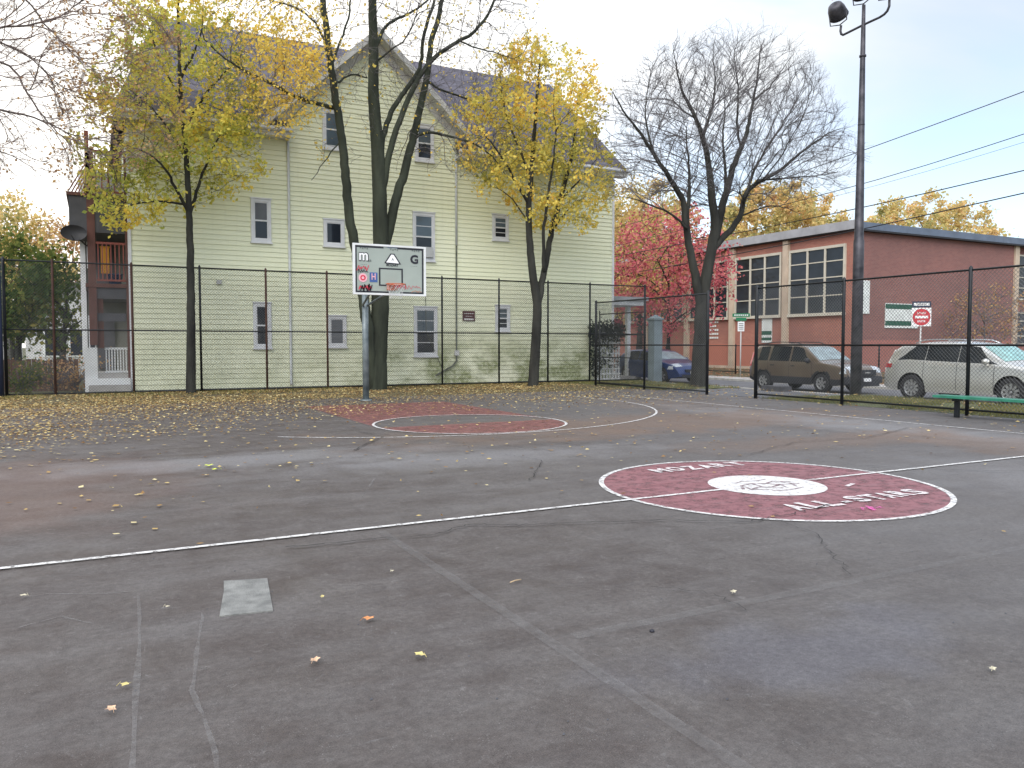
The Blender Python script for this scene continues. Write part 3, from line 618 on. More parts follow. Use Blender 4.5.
def dish():
    o = thing('satellite_dish', 'dark satellite dish mounted on the brown porch post', 'satellite dish', (-.45, YF - .2, 5.0))
    b = MB(); rows = []
    for i in range(7):
        r_ = i / 6; rows.append([(-.50 + .36 * r_ * math.cos(2 * PI * k / 20), YF - .28 - .09 * (1 - r_ * r_) * -1 + .10 * r_ * math.sin(2 * PI * k / 20) * .3, 4.92 + .24 * r_ * math.sin(2 * PI * k / 20)) for k in range(21)])
    b.grid(rows); b.build('reflector', M['dish'], o)
    MB().tube([(-.46, YF - .2, 4.86), (-.2, YF - .05, 4.6), (-.1, YF + .05, 4.55)], .022, 6).build('arm', M['dish'], o)
    MB().tube([(-.5, YF - .25, 4.72), (-.56, YF - .62, 4.8)], .012, 6).build('feed_horn', M['dish'], o)
dish()

# ================================================================== FENCES
def mesh_wires(b, p0, p1, z0, z1, pitch=.085, r=.0036):
    p0 = Vector((p0[0], p0[1], 0)); p1 = Vector((p1[0], p1[1], 0)); Lr = (p1 - p0).length; u = (p1 - p0) / Lr; nrm_ = Vector((-u.y, u.x, 0)); Hh = z1 - z0
    s = -Hh
    while s < Lr:
        for dr in (1, -1):
            a, e_ = s, s + Hh; t0, t1 = 0., 1.
            if a < 0: t0 = -a / Hh
            if e_ > Lr: t1 = (Lr - a) / Hh
            if t1 <= t0: continue
            za, zb = (z0 + Hh * t0, z0 + Hh * t1) if dr > 0 else (z1 - Hh * t0, z1 - Hh * t1)
            A = p0 + u * (a + Hh * t0) + Vector((0, 0, za)); B = p0 + u * (a + Hh * t1) + Vector((0, 0, zb))
            d = (B - A).normalized(); q = d.cross(nrm_).normalized(); o = nrm_ * (.003 * dr)
            vs = []
            for P_ in (A, B): vs += [P_ + o + q * r, P_ + o - q * r * .6 + nrm_ * r, P_ + o - q * r * .6 - nrm_ * r]
            b.add(vs, [(0, 1, 4, 3), (1, 2, 5, 4), (2, 0, 3, 5)])
        s += pitch
def fence(label, p0, p1, posts, ht, rails, group=None, post_r=.036, pmat='black', zb=0.0, mesh=True, base=(0, 0), wm='mesh', pitch=.085):
    f = thing('chain_link_fence', label, 'fence', (p0[0], p0[1], zb), group)
    P0, P1 = Vector((*p0, 0)), Vector((*p1, 0)); u = (P1 - P0).normalized(); Lr = (P1 - P0).length
    for i, s_ in enumerate(posts):
        q = P0 + u * s_; rr_ = post_r * (1.25 if i in (0, len(posts) - 1) else 1)
        MB().tube([(q.x, q.y, zb - .1), (q.x, q.y, zb + ht + .05), (q.x, q.y, zb + ht + .09)], [rr_, rr_, rr_ * .3], 8).build('post', M[pmat if i % 3 != 1 else ('rust' if pmat == 'rusty' else 'black')] if pmat != 'rusty' else M['rust' if i in (1, 2, 4, 5) else 'black'], f)
    for z in rails:
        MB().tube([(P0.x, P0.y, zb + z), ((P0.x + P1.x) / 2, (P0.y + P1.y) / 2, zb + z + random.uniform(-.008, .008)), (P1.x, P1.y, zb + z)], .023, 7).build('rail', M['black'], f)
    if mesh:
        b = MB(); mesh_wires(b, p0, p1, zb + .03, zb + ht, pitch); b.build('wire_mesh', M[wm], f)
    return f
YB = 27.23; xs0 = -2.36
px_posts = [4, 53, 132, 200, 266, 327, 384, 442, 499, 548, 590]
fence('tall black chain-link fence with rusty posts running along the clapboard house', (xs0, YB), (20.5, YB), [onY(x, 300, YB).x - xs0 for x in px_posts] + [20.5 - xs0], 3.95, [3.95, 1.95, .06], pmat='rusty')
fence('far-left fence panel continuing past the thick corner post', (-9, YB - .02), (xs0 - .1, YB - .02), [0, 3.2], 3.95, [3.95, 1.95, .06])
MB_ = MB(); MB_.tube([(-2.42, 27.0, 0), (-2.42, 27.0, 3.98)], .085, 10); tag(MB_.build('corner_post', M['signblue']), 'thick dark blue corner post at the left end of the long fence', 'post')
XF = 16.4
fence('black fence stretch with extra rails left of the court entrance', (XF, 24.73), (XF, 18.66), [0, 2.96, 6.07], 3.05, [3.05, 1.5, .1], zb=0)
g_ = thing('fence_gate', 'narrow black gate frame with four bars beside the grey pillar', 'gate', (XF + .06, 24.6, 0))
for z in (.12, 1.05, 1.85, 2.62): MB().tube([(XF + .08, 24.6, z), (XF + .08, 21.9, z)], .02, 6).build('bar', M['black'], g_)
for y in (24.6, 21.9): MB().tube([(XF + .08, y, .05), (XF + .08, y, 2.75)], .024, 8).build('upright', M['black'], g_)
fence('black fence stretch behind the green bench, right of the entrance', (XF, 16.65), (XF, -6), [0, 2.92, 6.13, 9.2, 12.3, 15.4, 18.5, 22.6], 3.08, [3.08, 1.5, .13], post_r=.04)
# low fence along the school
fence('low black fence along the leaf-covered lawn of the brick school', (31, 12), (31, 60), [i * 3.0 for i in range(17)], 1.55, [1.55, .12], zb=-.08, pitch=.16)

# ================================================================== BRICK SCHOOL
XS, YS, ZB = 38.3, 31.44, -.12
def school():
    h = thing('brick_school', 'long red brick school with tall window bays and a flat grey-blue roof', 'school', (XS, YS, ZB))
    ZT = 8.0; XE = 53.5
    b = MB(); b.add([(XS, YS, ZB), (XS, 78, ZB), (XS, 78, ZT), (XS, YS, ZT)], [(0, 3, 2, 1)]); 
    b.build('side_wall', M['brick_lit'], h)
    b = MB(); b.add([(XS, YS, ZB), (XE, YS, ZB), (XE, YS, ZT), (XS, YS, ZT)], [(0, 1, 2, 3)]); b.build('end_wall', M['brick_shaded'], h)
    b = MB(); b.box(XE, XE + .45, YS - .12, YS + .5, ZB, ZT - .02); b.build('pier', M['concrete'], h)
    b = MB(); b.add([(XE + .45, YS + .35, ZB), (95, YS + .35, ZB), (95, YS + .35, ZT), (XE + .45, YS + .35, ZT)], [(0, 1, 2, 3)]); b.build('end_wall', M['brick_shaded'], h)
    # roof
    b = MB(); b.box(XS - .35, 95, YS - .35, 78.5, ZT + .05, ZT + .45); b.build('roof', M['fascia'], h)
    b = MB(); b.box(XS - .45, XS - .352, YS - .45, 78.5, ZT + .02, ZT + .52); b.build('roof_edge', M['fascia2'], h)
    b = MB(); b.box(XS - .34, 95, YS - .34, YS - .005, ZT - .04, ZT + .04); b.box(XS - .34, XS - .005, YS, 78, ZT - .04, ZT + .04); b.build('soffit', M['darktrim'], h)
    b = MB(); b.box(XS - .04, XS - .003, YS, 78, ZB, .1); b.build('base_band', M['concrete'], h)
    bays = [YS + .50, 36.75, 41.45, 46.1, 50.8, 55.5, 60.2, 64.9]
    for i, y0 in enumerate(bays):
        pw = .42; yy = y0 - .2
        if i: MB().box(XS - .22, XS - .002, yy - pw / 2 - .2, yy + pw / 2 - .2, ZB, ZT - .05).build('pier', M['concrete'], h)
        w0, w1 = y0 + .12, (bays[i + 1] - .75 if i + 1 < len(bays) else y0 + 4)
        z0, z1 = 3.40, 7.15
        f = MB(); xf0, xf1 = XS - .14, XS - .003
        f.box(xf0, xf1, w0 - .12, w1 + .12, z1, z1 + .16); f.box(xf0 - .06, xf1, w0 - .14, w1 + .14, z0 - .18, z0)
        f.box(xf0, xf1, w0 - .12, w0, z0, z1); f.box(xf0, xf1, w1, w1 + .12, z0, z1)
        for k in (1, 2): yk = w0 + (w1 - w0) * k / 3; f.box(xf0 + .01, xf1, yk - .06, yk + .06, z0, z1)
        for q in (.27, .55, .8): zz = z0 + (z1 - z0) * q; f.box(xf0 + .04, xf1, w0, w1, zz - .03, zz + .03)
        wn = f.build('window', M['mull'], h)
        MB().box(XS - .06, XS - .045, w0, w1, z0, z1).build('pane', M['glass'], wn)
    # windows of the right wing
    for x0 in (54.15, 57.8, 61.5):
        for z0, z1 in ((4.6, 7.4), (1.6, 3.6)):
            f = MB(); yf = YS + .34
            f.box(x0 - .1, x0 + 2.6, yf - .1, yf, z0 - .1, z0); f.box(x0 - .1, x0 + 2.6, yf - .1, yf, z1, z1 + .1); f.box(x0 - .1, x0, yf - .1, yf, z0, z1); f.box(x0 + 2.5, x0 + 2.6, yf - .1, yf, z0, z1)
            for q in (.25, .5, .75): f.box(x0, x0 + 2.5, yf - .08, yf, z0 + (z1 - z0) * q - .03, z0 + (z1 - z0) * q + .03)
            wn = f.build('window', M['mull'], h); MB().box(x0, x0 + 2.5, yf - .05, yf - .03, z0, z1).build('pane', M['glass'], wn)
school()
b = MB(); b.box(41.0, 43.95, YS - .06, YS - .02, 2.5, 3.95); b.box(41.0, 43.95, YS - .066, YS - .061, 3.62, 3.90, 1); b.box(41.0, 43.95, YS - .066, YS - .061, 2.64, 2.92, 1)
tag(b.build('wall_banner', [M['banner'], M['green']]), 'wide white banner with two dark green bands on the brick end wall', 'banner')
b = MB(); b.box(39.05, 39.62, YS - .06, YS - .02, 3.3, 5.2); tag(b.build('wall_banner', M['banner']), 'narrow white vertical banner on the brick wall beside the lamp pole', 'banner')
b = MB(); b.box(XS - .08, XS - .02, 37.5, 38.35, 1.65, 3.2); b.box(XS - .088, XS - .081, 37.5, 38.35, 2.15, 2.4, 1); b.box(XS - .088, XS - .081, 37.5, 38.35, 1.8, 1.98, 1)
tag(b.build('wall_banner', [M['banner'], M['green']]), 'white vertical poster with green stripes under the window above the tan car', 'banner')
b = MB(); rr = random.Random(2)
for i, wd in enumerate((1.2, .9, 1.15, 1.0, 1.2)):
    z = 3.15 - i * .27; y = 43.5
    for k in range(int(wd / .2)): b.box(XS - .05, XS - .02, y - k * .22 - .15, y - k * .22, z - .13, z)
tag(b.build('wall_lettering', M['banner']), 'rows of white raised letters on the brick wall right of the forked bare tree', 'lettering')

# ================================================================== TREES
def resample(pts, step):
    for _ in range(2):
        q = [pts[0]]
        for a, c in zip(pts[:-1], pts[1:]): q += [a.lerp(c, .25), a.lerp(c, .75)]
        pts = q + [pts[-1]]
    acc_, last = [pts[0]], pts[0]
    for p in pts[1:-1]:
        if (p - last).length > step * .8: acc_.append(p); last = p
    pts = acc_ + [pts[-1]]
    out = [pts[0]]
    for a, c in zip(pts[:-1], pts[1:]):
        n = max(1, int(round((c - a).length / step)))
        for i in range(1, n + 1): out.append(a.lerp(c, i / n))
    return out
def ell(c, r, n, rnd, shell=.35, keep=None):
    o = []
    while len(o) < n:
        p = Vector((rnd.uniform(-1, 1), rnd.uniform(-1, 1), rnd.uniform(-1, 1)))
        if p.length > 1 or p.length < shell * rnd.random(): continue
        q = Vector((c[0] + p.x * r[0], c[1] + p.y * r[1], c[2] + p.z * r[2]))
        if keep and not keep(q): continue
        o.append(q)
    return o
def grow(limbs, attr, step=.22, di=2.2, dk=.5, iters=90, tip=.006, expo=2.35, seed=0, up=.05, jit=.12, twig=(2, .35), base_r=None, inert=.7, tw2=1, rad_c=None, rad_k=.5):
    """limbs: lists of points (each later limb springs from the nearest earlier node). returns nodes, parents, radii"""
    rnd = random.Random(seed); P_ = []; par = []; minr = []
    for li, (pts, r0, r1) in enumerate(limbs):
        pts = [Vector(p) for p in pts]
        q = resample(pts, step)
        if li:
            j = min(range(len(P_)), key=lambda k: (P_[k] - q[0]).length)
            prev = j
        else: prev = -1
        for i, p in enumerate(q):
            t = i / max(1, len(q) - 1); wob = Vector((rnd.gauss(0, 1), rnd.gauss(0, 1), rnd.gauss(0, .5))) * (.006 + .008 * (li > 0)) * min(1, i)
            P_.append(p + wob); par.append(prev); prev = len(P_) - 1; minr.append(r0 + (r1 - r0) * t)
    alive = list(attr); nskel = len(P_)
    kids_n = {}
    for it in range(iters):
        if not alive: break
        kd = kdtree.KDTree(len(P_))
        for i, p in enumerate(P_): kd.insert(p, i)
        kd.balance(); acc = {}; nxt = []
        for a in alive:
            co, i, d = kd.find(a)
            if d < dk: continue
            nxt.append(a)
            if d < di * (3 if it < 6 else 1.6):
                acc.setdefault(i, Vector((0, 0, 0))); acc[i] += (a - co).normalized()
        alive = nxt
        if not acc: break
        for i, v in acc.items():
            if kids_n.get(i, 0) > 3: continue
            d = v.normalized() + Vector((rnd.gauss(0, jit), rnd.gauss(0, jit), rnd.gauss(0, jit) + up))
            if par[i] >= 0: d += (P_[i] - P_[par[i]]).normalized() * inert
            if rad_c is not None: d += (P_[i] - rad_c).normalized() * rad_k
            P_.append(P_[i] + d.normalized() * step); par.append(i); minr.append(0); kids_n[i] = kids_n.get(i, 0) + 1
    # twigs
    n0 = len(P_); ch = [0] * n0
    for i in range(n0):
        if par[i] >= 0: ch[par[i]] += 1
    nt_, tl = twig
    for i in range(nskel, n0):
        k = nt_ if ch[i] == 0 else (1 if rnd.random() < .30 * nt_ / 2 else 0)
        base = (P_[i] - P_[par[i]]).normalized()
        for _ in range(k):
            d = (base + Vector((rnd.gauss(0, .5), rnd.gauss(0, .5), rnd.gauss(0, .4) + up * 2))).normalized(); prev = i; L_ = tl * rnd.uniform(.5, 1.3)
            for s_ in range(3):
                P_.append(P_[prev] + d * L_ / 3); par.append(prev); minr.append(0); prev = len(P_) - 1
                if tw2 and s_ < 2 and rnd.random() < .6 * tw2:
                    e_ = (d + Vector((rnd.gauss(0, .6), rnd.gauss(0, .6), rnd.gauss(0, .4)))).normalized()
                    P_.append(P_[prev] + e_ * L_ * .4); par.append(prev); minr.append(0)
                d = (d + Vector((rnd.gauss(0, .12), rnd.gauss(0, .12), rnd.gauss(0, .1) + .03))).normalized()
    n = len(P_); acc = [0.] * n; kidc = [0] * n
    for i in range(n - 1, -1, -1):
        if acc[i] == 0: acc[i] = tip ** expo
        if par[i] >= 0: acc[par[i]] += acc[i]
    rad = [max(min(acc[i] ** (1 / expo), .35 if minr[i] == 0 else 9), minr[i]) if minr[i] == 0 else max(minr[i], tip) for i in range(n)]
    # a grown branch is never thicker than the limb it leaves
    for i in range(n):
        if par[i] >= 0: rad[i] = min(rad[i], rad[par[i]] * (1.0 if minr[i] == 0 else 1.6))
    return P_, par, rad, nskel
def wood_mesh(name, P_, par, rad, m, parent, twig_mat=None, thin=.02, flare=None):
    n = len(P_); chl = [[] for _ in range(n)]
    for i in range(n):
        if par[i] >= 0: chl[par[i]].append(i)
    b = MB(); b2 = MB(); done = set(); stack = [i for i in range(n) if par[i] < 0]
    while stack:
        s = stack.pop(); chain = [s] if par[s] < 0 else [par[s], s]; cur = s
        while chl[cur]:
            nx = max(chl[cur], key=lambda k: rad[k])
            for k in chl[cur]:
                if k != nx: stack.append(k)
            chain.append(nx); cur = nx
        rs = [rad[k] for k in chain]
        if par[s] >= 0: rs[0] = min(rs[0], rs[1] * 1.25)
        pts = [P_[k] for k in chain]; mr = max(rs)
        if mr > .09: b.tube(pts, rs, 12, 0, False)
        elif mr > .03: b.tube(pts, rs, 6, 0, False)
        elif mr > .014: (b2 if twig_mat else b).tube(pts, rs, 4, 0, False)
        else:
            (b2 if twig_mat else b).tube(pts, rs, 3, 0, False)
    o = b.build(name, m, parent)
    if twig_mat and b2.v: b2.build('twigs', twig_mat, parent)
    return o
def leaves(name, P_, par, rad, m, parent, per=3.0, size=.07, thin=.025, spread=.16, seed=0, keep=None, clump=.0, droop=.0, nskel=0):
    rnd = np.random.RandomState(seed); pts = []
    for i in range(len(P_)):
        if rad[i] > thin or i < nskel and rad[i] > thin * .6: continue
        p = P_[i]
        k = per
        if keep: k *= keep(p)
        if clump:
            k *= max(0, min(1.6, 1 + clump * 4 * noise.noise(Vector((p.x * .85 + 7, p.y * .85, p.z * .85)))))
        c_ = int(k) + (rnd.rand() < k - int(k))
        for _ in range(c_): pts.append((p.x, p.y, p.z))
    if not pts: return None
    pts = np.array(pts); pts = pts + rnd.normal(0, spread, pts.shape); pts[:, 2] -= droop * rnd.rand(len(pts)); n = len(pts)
    return leaf_cloud(name, pts, m, parent, size, rnd)
def leaf_cloud(name, pts, m, parent, size, rnd, flat=False):
    n = len(pts); o0 = parent_origin(parent) if parent else Vector((0, 0, 0))
    a = rnd.normal(0, 1, (n, 3)); 
    if flat: a[:, 2] *= .12
    a /= np.linalg.norm(a, axis=1)[:, None]
    c = rnd.normal(0, 1, (n, 3)); 
    if flat: c[:, 2] *= .12
    c -= a * (a * c).sum(1)[:, None]; c /= np.linalg.norm(c, axis=1)[:, None] + 1e-9
    nrm_ = np.cross(a, c); s = size * rnd.uniform(.6, 1.35, (n, 1))
    bend = nrm_ * s * rnd.uniform(-.2, .25, (n, 1)) * (.35 if flat else 1)
    pts = pts - np.array(o0)
    v = np.stack([pts - a * s * .5, pts + c * s * .36 + bend, pts + a * s * .55, pts - c * s * .36 + bend], 1).reshape(-1, 3)
    if flat: v[:, 2] = np.maximum(v[:, 2], pts[:, 2].repeat(4) + .0)
    me = bpy.data.meshes.new(name); me.vertices.add(4 * n); me.vertices.foreach_set('co', v.astype(np.float32).ravel())
    me.loops.add(4 * n); me.loops.foreach_set('vertex_index', np.arange(4 * n, dtype=np.int32)); me.polygons.add(n)
    me.polygons.foreach_set('loop_start', np.arange(0, 4 * n, 4, dtype=np.int32)); me.polygons.foreach_set('loop_total', np.full(n, 4, dtype=np.int32))
    me.update(calc_edges=True); me.validate(); me.materials.append(m)
    o = bpy.data.objects.new(name, me); col.objects.link(o)
    if parent: o.parent = parent
    return o
def PX(lst, Y, dy=0, dy1=None):
    n = len(lst); dy1 = dy if dy1 is None else dy1
    return [onY(x, y, Y + dy + (dy1 - dy) * i / max(1, n - 1)) for i, (x, y) in enumerate(lst)]

# young maple on the left (yellow-green)
def tree_left():
    Y = 26.5; t = thing('maple_tree', 'slender young tree with yellow-green leaves at the left of the clapboard house', 'tree', (2.7, Y, 0), 'trees along the court fence')
    L = [(PX([(191, 393), (191, 350), (191, 309), (190.6, 255), (189.5, 215), (187, 165), (184, 130), (180, 96), (179, 41), (178, 5), (178, -30)], Y), .15, .03),
         (PX([(189, 214), (182, 200), (172, 180), (160, 160), (140, 150)], Y, 0, -.9), .055, .015),
         (PX([(189.5, 214), (195, 196), (203, 170), (216, 140), (230, 120)], Y, 0, .9), .06, .015),
         (PX([(187, 160), (170, 130), (150, 105), (130, 90)], Y, 0, .8), .05, .014), (PX([(184, 130), (200, 100), (222, 75), (240, 60)], Y, 0, -.8), .05, .014),
         (PX([(181, 100), (165, 70), (152, 40), (146, 10)], Y, 0, -.7), .04, .012), (PX([(180, 80), (198, 45), (206, 10)], Y, 0, .6), .04, .012),
         (PX([(189, 205), (160, 200), (130, 205), (112, 215)], Y, 0, -1.2), .04, .01)]
    rnd = random.Random(1); A = ell(onY(176, 95, Y), (2.4, 2.2, 3.6), 1700, rnd, .5) + ell(onY(128, 192, Y - .3), (1.3, 1.4, 1.1), 300, rnd) + ell(onY(208, 152, Y), (1.7, 1.5, 1.5), 400, rnd) + ell(onY(115, 150, Y), (1.1, 1.2, 2.2), 260, rnd)
    P_, par, rad, ns = grow(L, A, .2, 1.6, .27, 50, .003, 2.5, 1, .06, .15, (1, .3))
    wood_mesh('trunk', P_, par, rad, M['bark'], t)
    leaves('crown', P_, par, rad, LEAF['green'], t, 2.5, .125, .02, .085, 3, None, .9, nskel=ns)
tree_left()
def tree_centre():
    Y = 25.6; t = thing('bare_tree', 'tall dark multi-stemmed tree nearly bare of leaves behind the basketball hoop', 'tree', (8.3, Y, 0), 'trees along the court fence')
    L = [(PX([(377, 393), (377.5, 378), (378, 350), (379.5, 320), (381, 290), (381, 241), (380, 205), (379, 180), (377, 137), (373, 96), (374, 41), (372, 0), (373, -60), (368, -120)], Y), .34, .07),
         (PX([(372, 385), (370, 345), (364, 300), (355, 244), (349, 214), (347, 185), (341, 131), (334, 90), (327, 35), (322, -5), (312, -60), (300, -110)], Y, -.05, -.9), .20, .06),
         (PX([(381, 262), (388, 235), (394, 205), (407, 164), (418, 118), (426, 82), (429, 63), (431, 41), (442, 5), (450, -50), (455, -95)], Y, 0, .8), .175, .04),
         (PX([(381, 205), (384, 185), (389, 153), (401, 115), (415, 85), (426, 66), (441, 52), (459, 41), (474, 33), (483, 22), (495, 0), (510, -40)], Y, 0, -.6), .12, .025),
         (PX([(380, 160), (383, 134), (393, 109), (403, 93), (414, 80), (422, 62), (424, 30), (436, 0), (440, -60)], Y, 0, .4), .10, .03),
         (PX([(337, 108), (318, 104), (295, 97), (275, 85), (245, 71), (222, 58), (205, 40)], Y, -.4, -1.2), .07, .02),
         (PX([(414, 140), (418, 134), (431, 132), (445, 135), (459, 139), (473, 143), (486, 150), (500, 165), (508, 178)], Y, .4, -.6), .06, .012),
         (PX([(376, 62), (390, 50), (404, 42), (414, 25), (418, 5)], Y, 0, -.8), .035, .012),
         (PX([(377, 45), (384, 26), (398, 18), (409, 14), (429, 0), (455, -30)], Y, 0, 1.2), .06, .02),
         (PX([(340, 82), (346, 76), (355, 74), (368, 78)], Y, -.5, 0), .035, .02), (PX([(329, 50), (318, 25), (300, 8), (270, 0), (245, -8)], Y, -.5, .6), .045, .015),
         (PX([(331, 65), (345, 30), (352, 0), (350, -50)], Y, -.6, .5), .045, .015), (PX([(426, 80), (440, 90), (460, 96), (478, 104), (492, 120)], Y, .3, 1.0), .045, .012),
         (PX([(459, 41), (475, 48), (495, 52), (515, 60)], Y, -.3, -1.2), .03, .01), (PX([(343, 140), (325, 160), (312, 180)], Y, -.4, -.9), .025, .008),
         (PX([(418, 118), (408, 135), (398, 160)], Y, .4, 1.4), .02, .008)]
    rnd = random.Random(2)
    A = ell(onY(390, -60, Y), (4.8, 3.4, 5.2), 1900, rnd, .5, lambda q: q.z > 9.5) + ell(onY(455, 40, Y), (3.2, 2.4, 2.8), 1700, rnd) + ell(onY(275, 70, Y - .6), (2.1, 1.6, 1.9), 600, rnd) + ell(onY(280, 5, Y), (2.8, 2, 2), 500, rnd) \
        + ell(onY(470, 150, Y - .1), (1.8, 1.3, 1.0), 560, rnd) + ell(onY(370, 110, Y), (2.4, 1.2, 2.0), 110, rnd)
    P_, par, rad, ns = grow(L, A, .22, 1.5, .25, 60, .0026, 2.4, 2, .08, .14, (2, .4), None, .7, 1, onY(385, 260, Y), .35)
    wood_mesh('trunk', P_, par, rad, M['bark_green'], t, M['twig'])
    def keep(p):
        q = onY(285, 75, Y - .6); d = (p - q).length; lf = 1.6 if d < 1.7 else (.55 if p.x < 7 else .06)
        return lf
    leaves('crown', P_, par, rad, LEAF['gold'], t, 1.3, .10, .012, .12, 5, keep, .5, nskel=ns)
tree_centre()
def tree_right():
    Y = 25.5; t = thing('maple_tree', 'forked tree full of yellow and green leaves right of the hoop', 'tree', (14.2, Y, 0), 'trees along the court fence')
    L = [(PX([(533, 388), (534, 370), (536, 337), (538, 306), (534, 284), (532, 271), (529, 233), (528.5, 205), (533, 153), (535, 126), (537, 95), (540, 60)], Y), .20, .03),
         (PX([(538, 304), (541.5, 282), (548, 252), (552.5, 227), (560, 200), (570, 165), (576, 130), (578, 95)], Y, 0, .8), .13, .025),
         (PX([(544, 270), (543, 240), (547, 205), (552, 170), (556, 130)], Y, 0, -.7), .07, .02), (PX([(529, 205), (515, 180), (498, 150), (480, 130)], Y, 0, -.8), .06, .015),
         (PX([(530, 175), (515, 140), (505, 110), (500, 80)], Y, 0, .7), .05, .014), (PX([(560, 200), (580, 180), (596, 160)], Y, .4, -.6), .045, .012),
         (PX([(552, 230), (572, 205), (590, 195)], Y, .3, 1.2), .035, .012), (PX([(528, 222), (510, 195), (490, 185)], Y, 0, .9), .03, .01)]
    rnd = random.Random(3); A = ell(onY(541, 110, Y), (2.5, 2.4, 2.5), 1300, rnd, .5) + ell(onY(556, 175, Y), (2.3, 2.2, 2.2), 850, rnd, .4) + ell(onY(490, 140, Y), (1.2, 1.4, 1.9), 380, rnd) + ell(onY(535, 65, Y), (1.3, 1.2, 1.1), 260, rnd)
    P_, par, rad, ns = grow(L, A, .21, 1.6, .28, 50, .003, 2.5, 4, .06, .15, (1, .3))
    wood_mesh('trunk', P_, par, rad, M['bark'], t)
    leaves('crown', P_, par, rad, LEAF['yellow'], t, 2.9, .125, .02, .09, 6, None, .8, nskel=ns)
tree_right()
def tree_bare_right():
    Y = 22.8; t = thing('bare_tree', 'wide leafless tree with a forked dark trunk in front of the brick school', 'tree', (19.6, Y, 0), 'trees along the court fence')
    L = [(PX([(697, 392), (699, 375), (700.5, 345), (701.5, 309), (704, 288), (709, 262), (713, 240), (716, 226), (712, 200), (709, 164), (703, 137), (696, 118), (690, 106), (682, 92), (676, 66), (673, 48)], Y), .31, .008),
         (PX([(701, 305), (696, 279), (689, 246), (686, 225), (683, 200), (677, 190), (671, 180), (655, 156), (641, 134), (630, 120), (622, 109), (612, 92)], Y, 0, -.7), .175, .012),
         (PX([(715, 238), (722, 207), (734, 164), (741, 148), (746, 137), (753, 101), (758, 75), (760, 50), (765, 38)], Y, 0, .9), .16, .006),
         (PX([(712, 250), (728, 232), (738, 222), (744, 205), (745, 191), (762, 180), (779, 172), (798, 155), (815, 142), (830, 132), (842, 128)], Y, 0, -1.0), .13, .006),
         (PX([(687, 222), (689, 190), (689, 168), (686, 140), (688, 120)], Y, -.2, .7), .09, .006), (PX([(703, 137), (712, 110), (716, 80), (712, 50), (716, 35)], Y, .2, 1.0), .06, .006),
         (PX([(741, 148), (736, 120), (740, 90), (733, 60), (738, 36)], Y, .4, -.5), .055, .006), (PX([(753, 101), (772, 85), (785, 66), (795, 52)], Y, .7, 1.2), .045, .006),
         (PX([(744, 200), (756, 165), (772, 140), (790, 112), (808, 95)], Y, -.6, .2), .055, .006), (PX([(686, 228), (670, 212), (650, 205), (632, 198), (618, 196)], Y, -.3, -1.3), .05, .006),
         (PX([(655, 156), (648, 135), (645, 110), (648, 85), (652, 66)], Y, -.4, .8), .045, .006), (PX([(762, 180), (790, 178), (815, 176), (838, 172)], Y, -.8, 0), .04, .01),
         (PX([(744, 215), (768, 205), (785, 207), (800, 214)], Y, -.4, -1.2), .035, .006), (PX([(696, 118), (684, 112), (668, 95), (660, 80)], Y, .1, 1.5), .035, .006),
         (PX([(722, 207), (727, 175), (722, 140), (726, 105), (722, 75)], Y, .2, 1.4), .07, .006)]
    rnd = random.Random(4); c = onY(724, 132, Y)
    A = ell(c, (4.3, 3.6, 3.0), 3900, rnd, .75, lambda q: q.z > 5.6) + ell(onY(693, 85, Y), (1.9, 2.2, 1.4), 420, rnd) + ell(onY(800, 160, Y), (2.2, 2.0, 1.7), 480, rnd) + ell(onY(645, 150, Y), (1.9, 1.8, 2.2), 420, rnd)
    P_, par, rad, ns = grow(L, A, .2, 1.8, .24, 60, .0020, 2.35, 5, .10, .08, (2, .45), None, 1.1, 1.0, onY(712, 240, Y), .75)
    wood_mesh('trunk', P_, par, rad, M['bark'], t, M['twig'])
tree_bare_right()
def tree_over_left():
    Y = 24.0; base = Vector((-7.2, Y - 1, 0)); t = thing('overhanging_tree', 'bare tree reaching in from the upper left with long fine twigs', 'tree', base)
    L = [([base, base + Vector((.1, 0, 3)), base + Vector((.3, .2, 6)), base + Vector((.2, .4, 10)), base + Vector((.5, .6, 14))], .42, .08),
         (PX([(-130, 30), (-60, 35), (0, 28), (45, 24), (70, 10), (95, -8)], Y), .05, .006), (PX([(-120, 80), (-50, 58), (0, 60), (16, 70), (35, 108), (55, 130), (78, 152), (84, 160)], Y, 0, -1), .05, .006),
         (PX([(-120, 120), (-40, 100), (0, 110), (40, 118), (70, 135), (98, 140)], Y, 0, .8), .05, .006), (PX([(-120, 60), (-40, 30), (0, 42), (28, 55), (60, 85), (90, 110)], Y, 0, .5), .042, .006),
         (PX([(-120, 150), (-50, 140), (0, 150), (30, 165), (45, 180)], Y, 0, -.8), .03, .006), (PX([(-110, -20), (-40, -20), (20, -10), (50, 30), (80, 60), (110, 80)], Y, -.5, .5), .042, .006)]
    rnd = random.Random(6); A = ell(onY(15, 60, Y), (3.6, 2.6, 3.9), 2300, rnd, .6, lambda q: q.z > 6.2) + ell(onY(85, 60, Y), (1.3, 1.6, 3.0), 600, rnd) + ell(onY(40, -80, Y), (4, 2.6, 2.5), 300, rnd)
    P_, par, rad, ns = grow(L, A, .22, 1.6, .29, 60, .0022, 2.35, 6, -.02, .10, (2, .5), None, 1.1, 1.0, onY(-140, 60, Y), .8)
    wood_mesh('trunk', P_, par, rad, M['bark_glare'], t, M['twig_glare'])
    leaves('crown', P_, par, rad, LEAF['dull'], t, .12, .085, .012, .1, 5, lambda p: 2.0 if p.x > -.9 else .35, .5, nskel=ns)
tree_over_left()
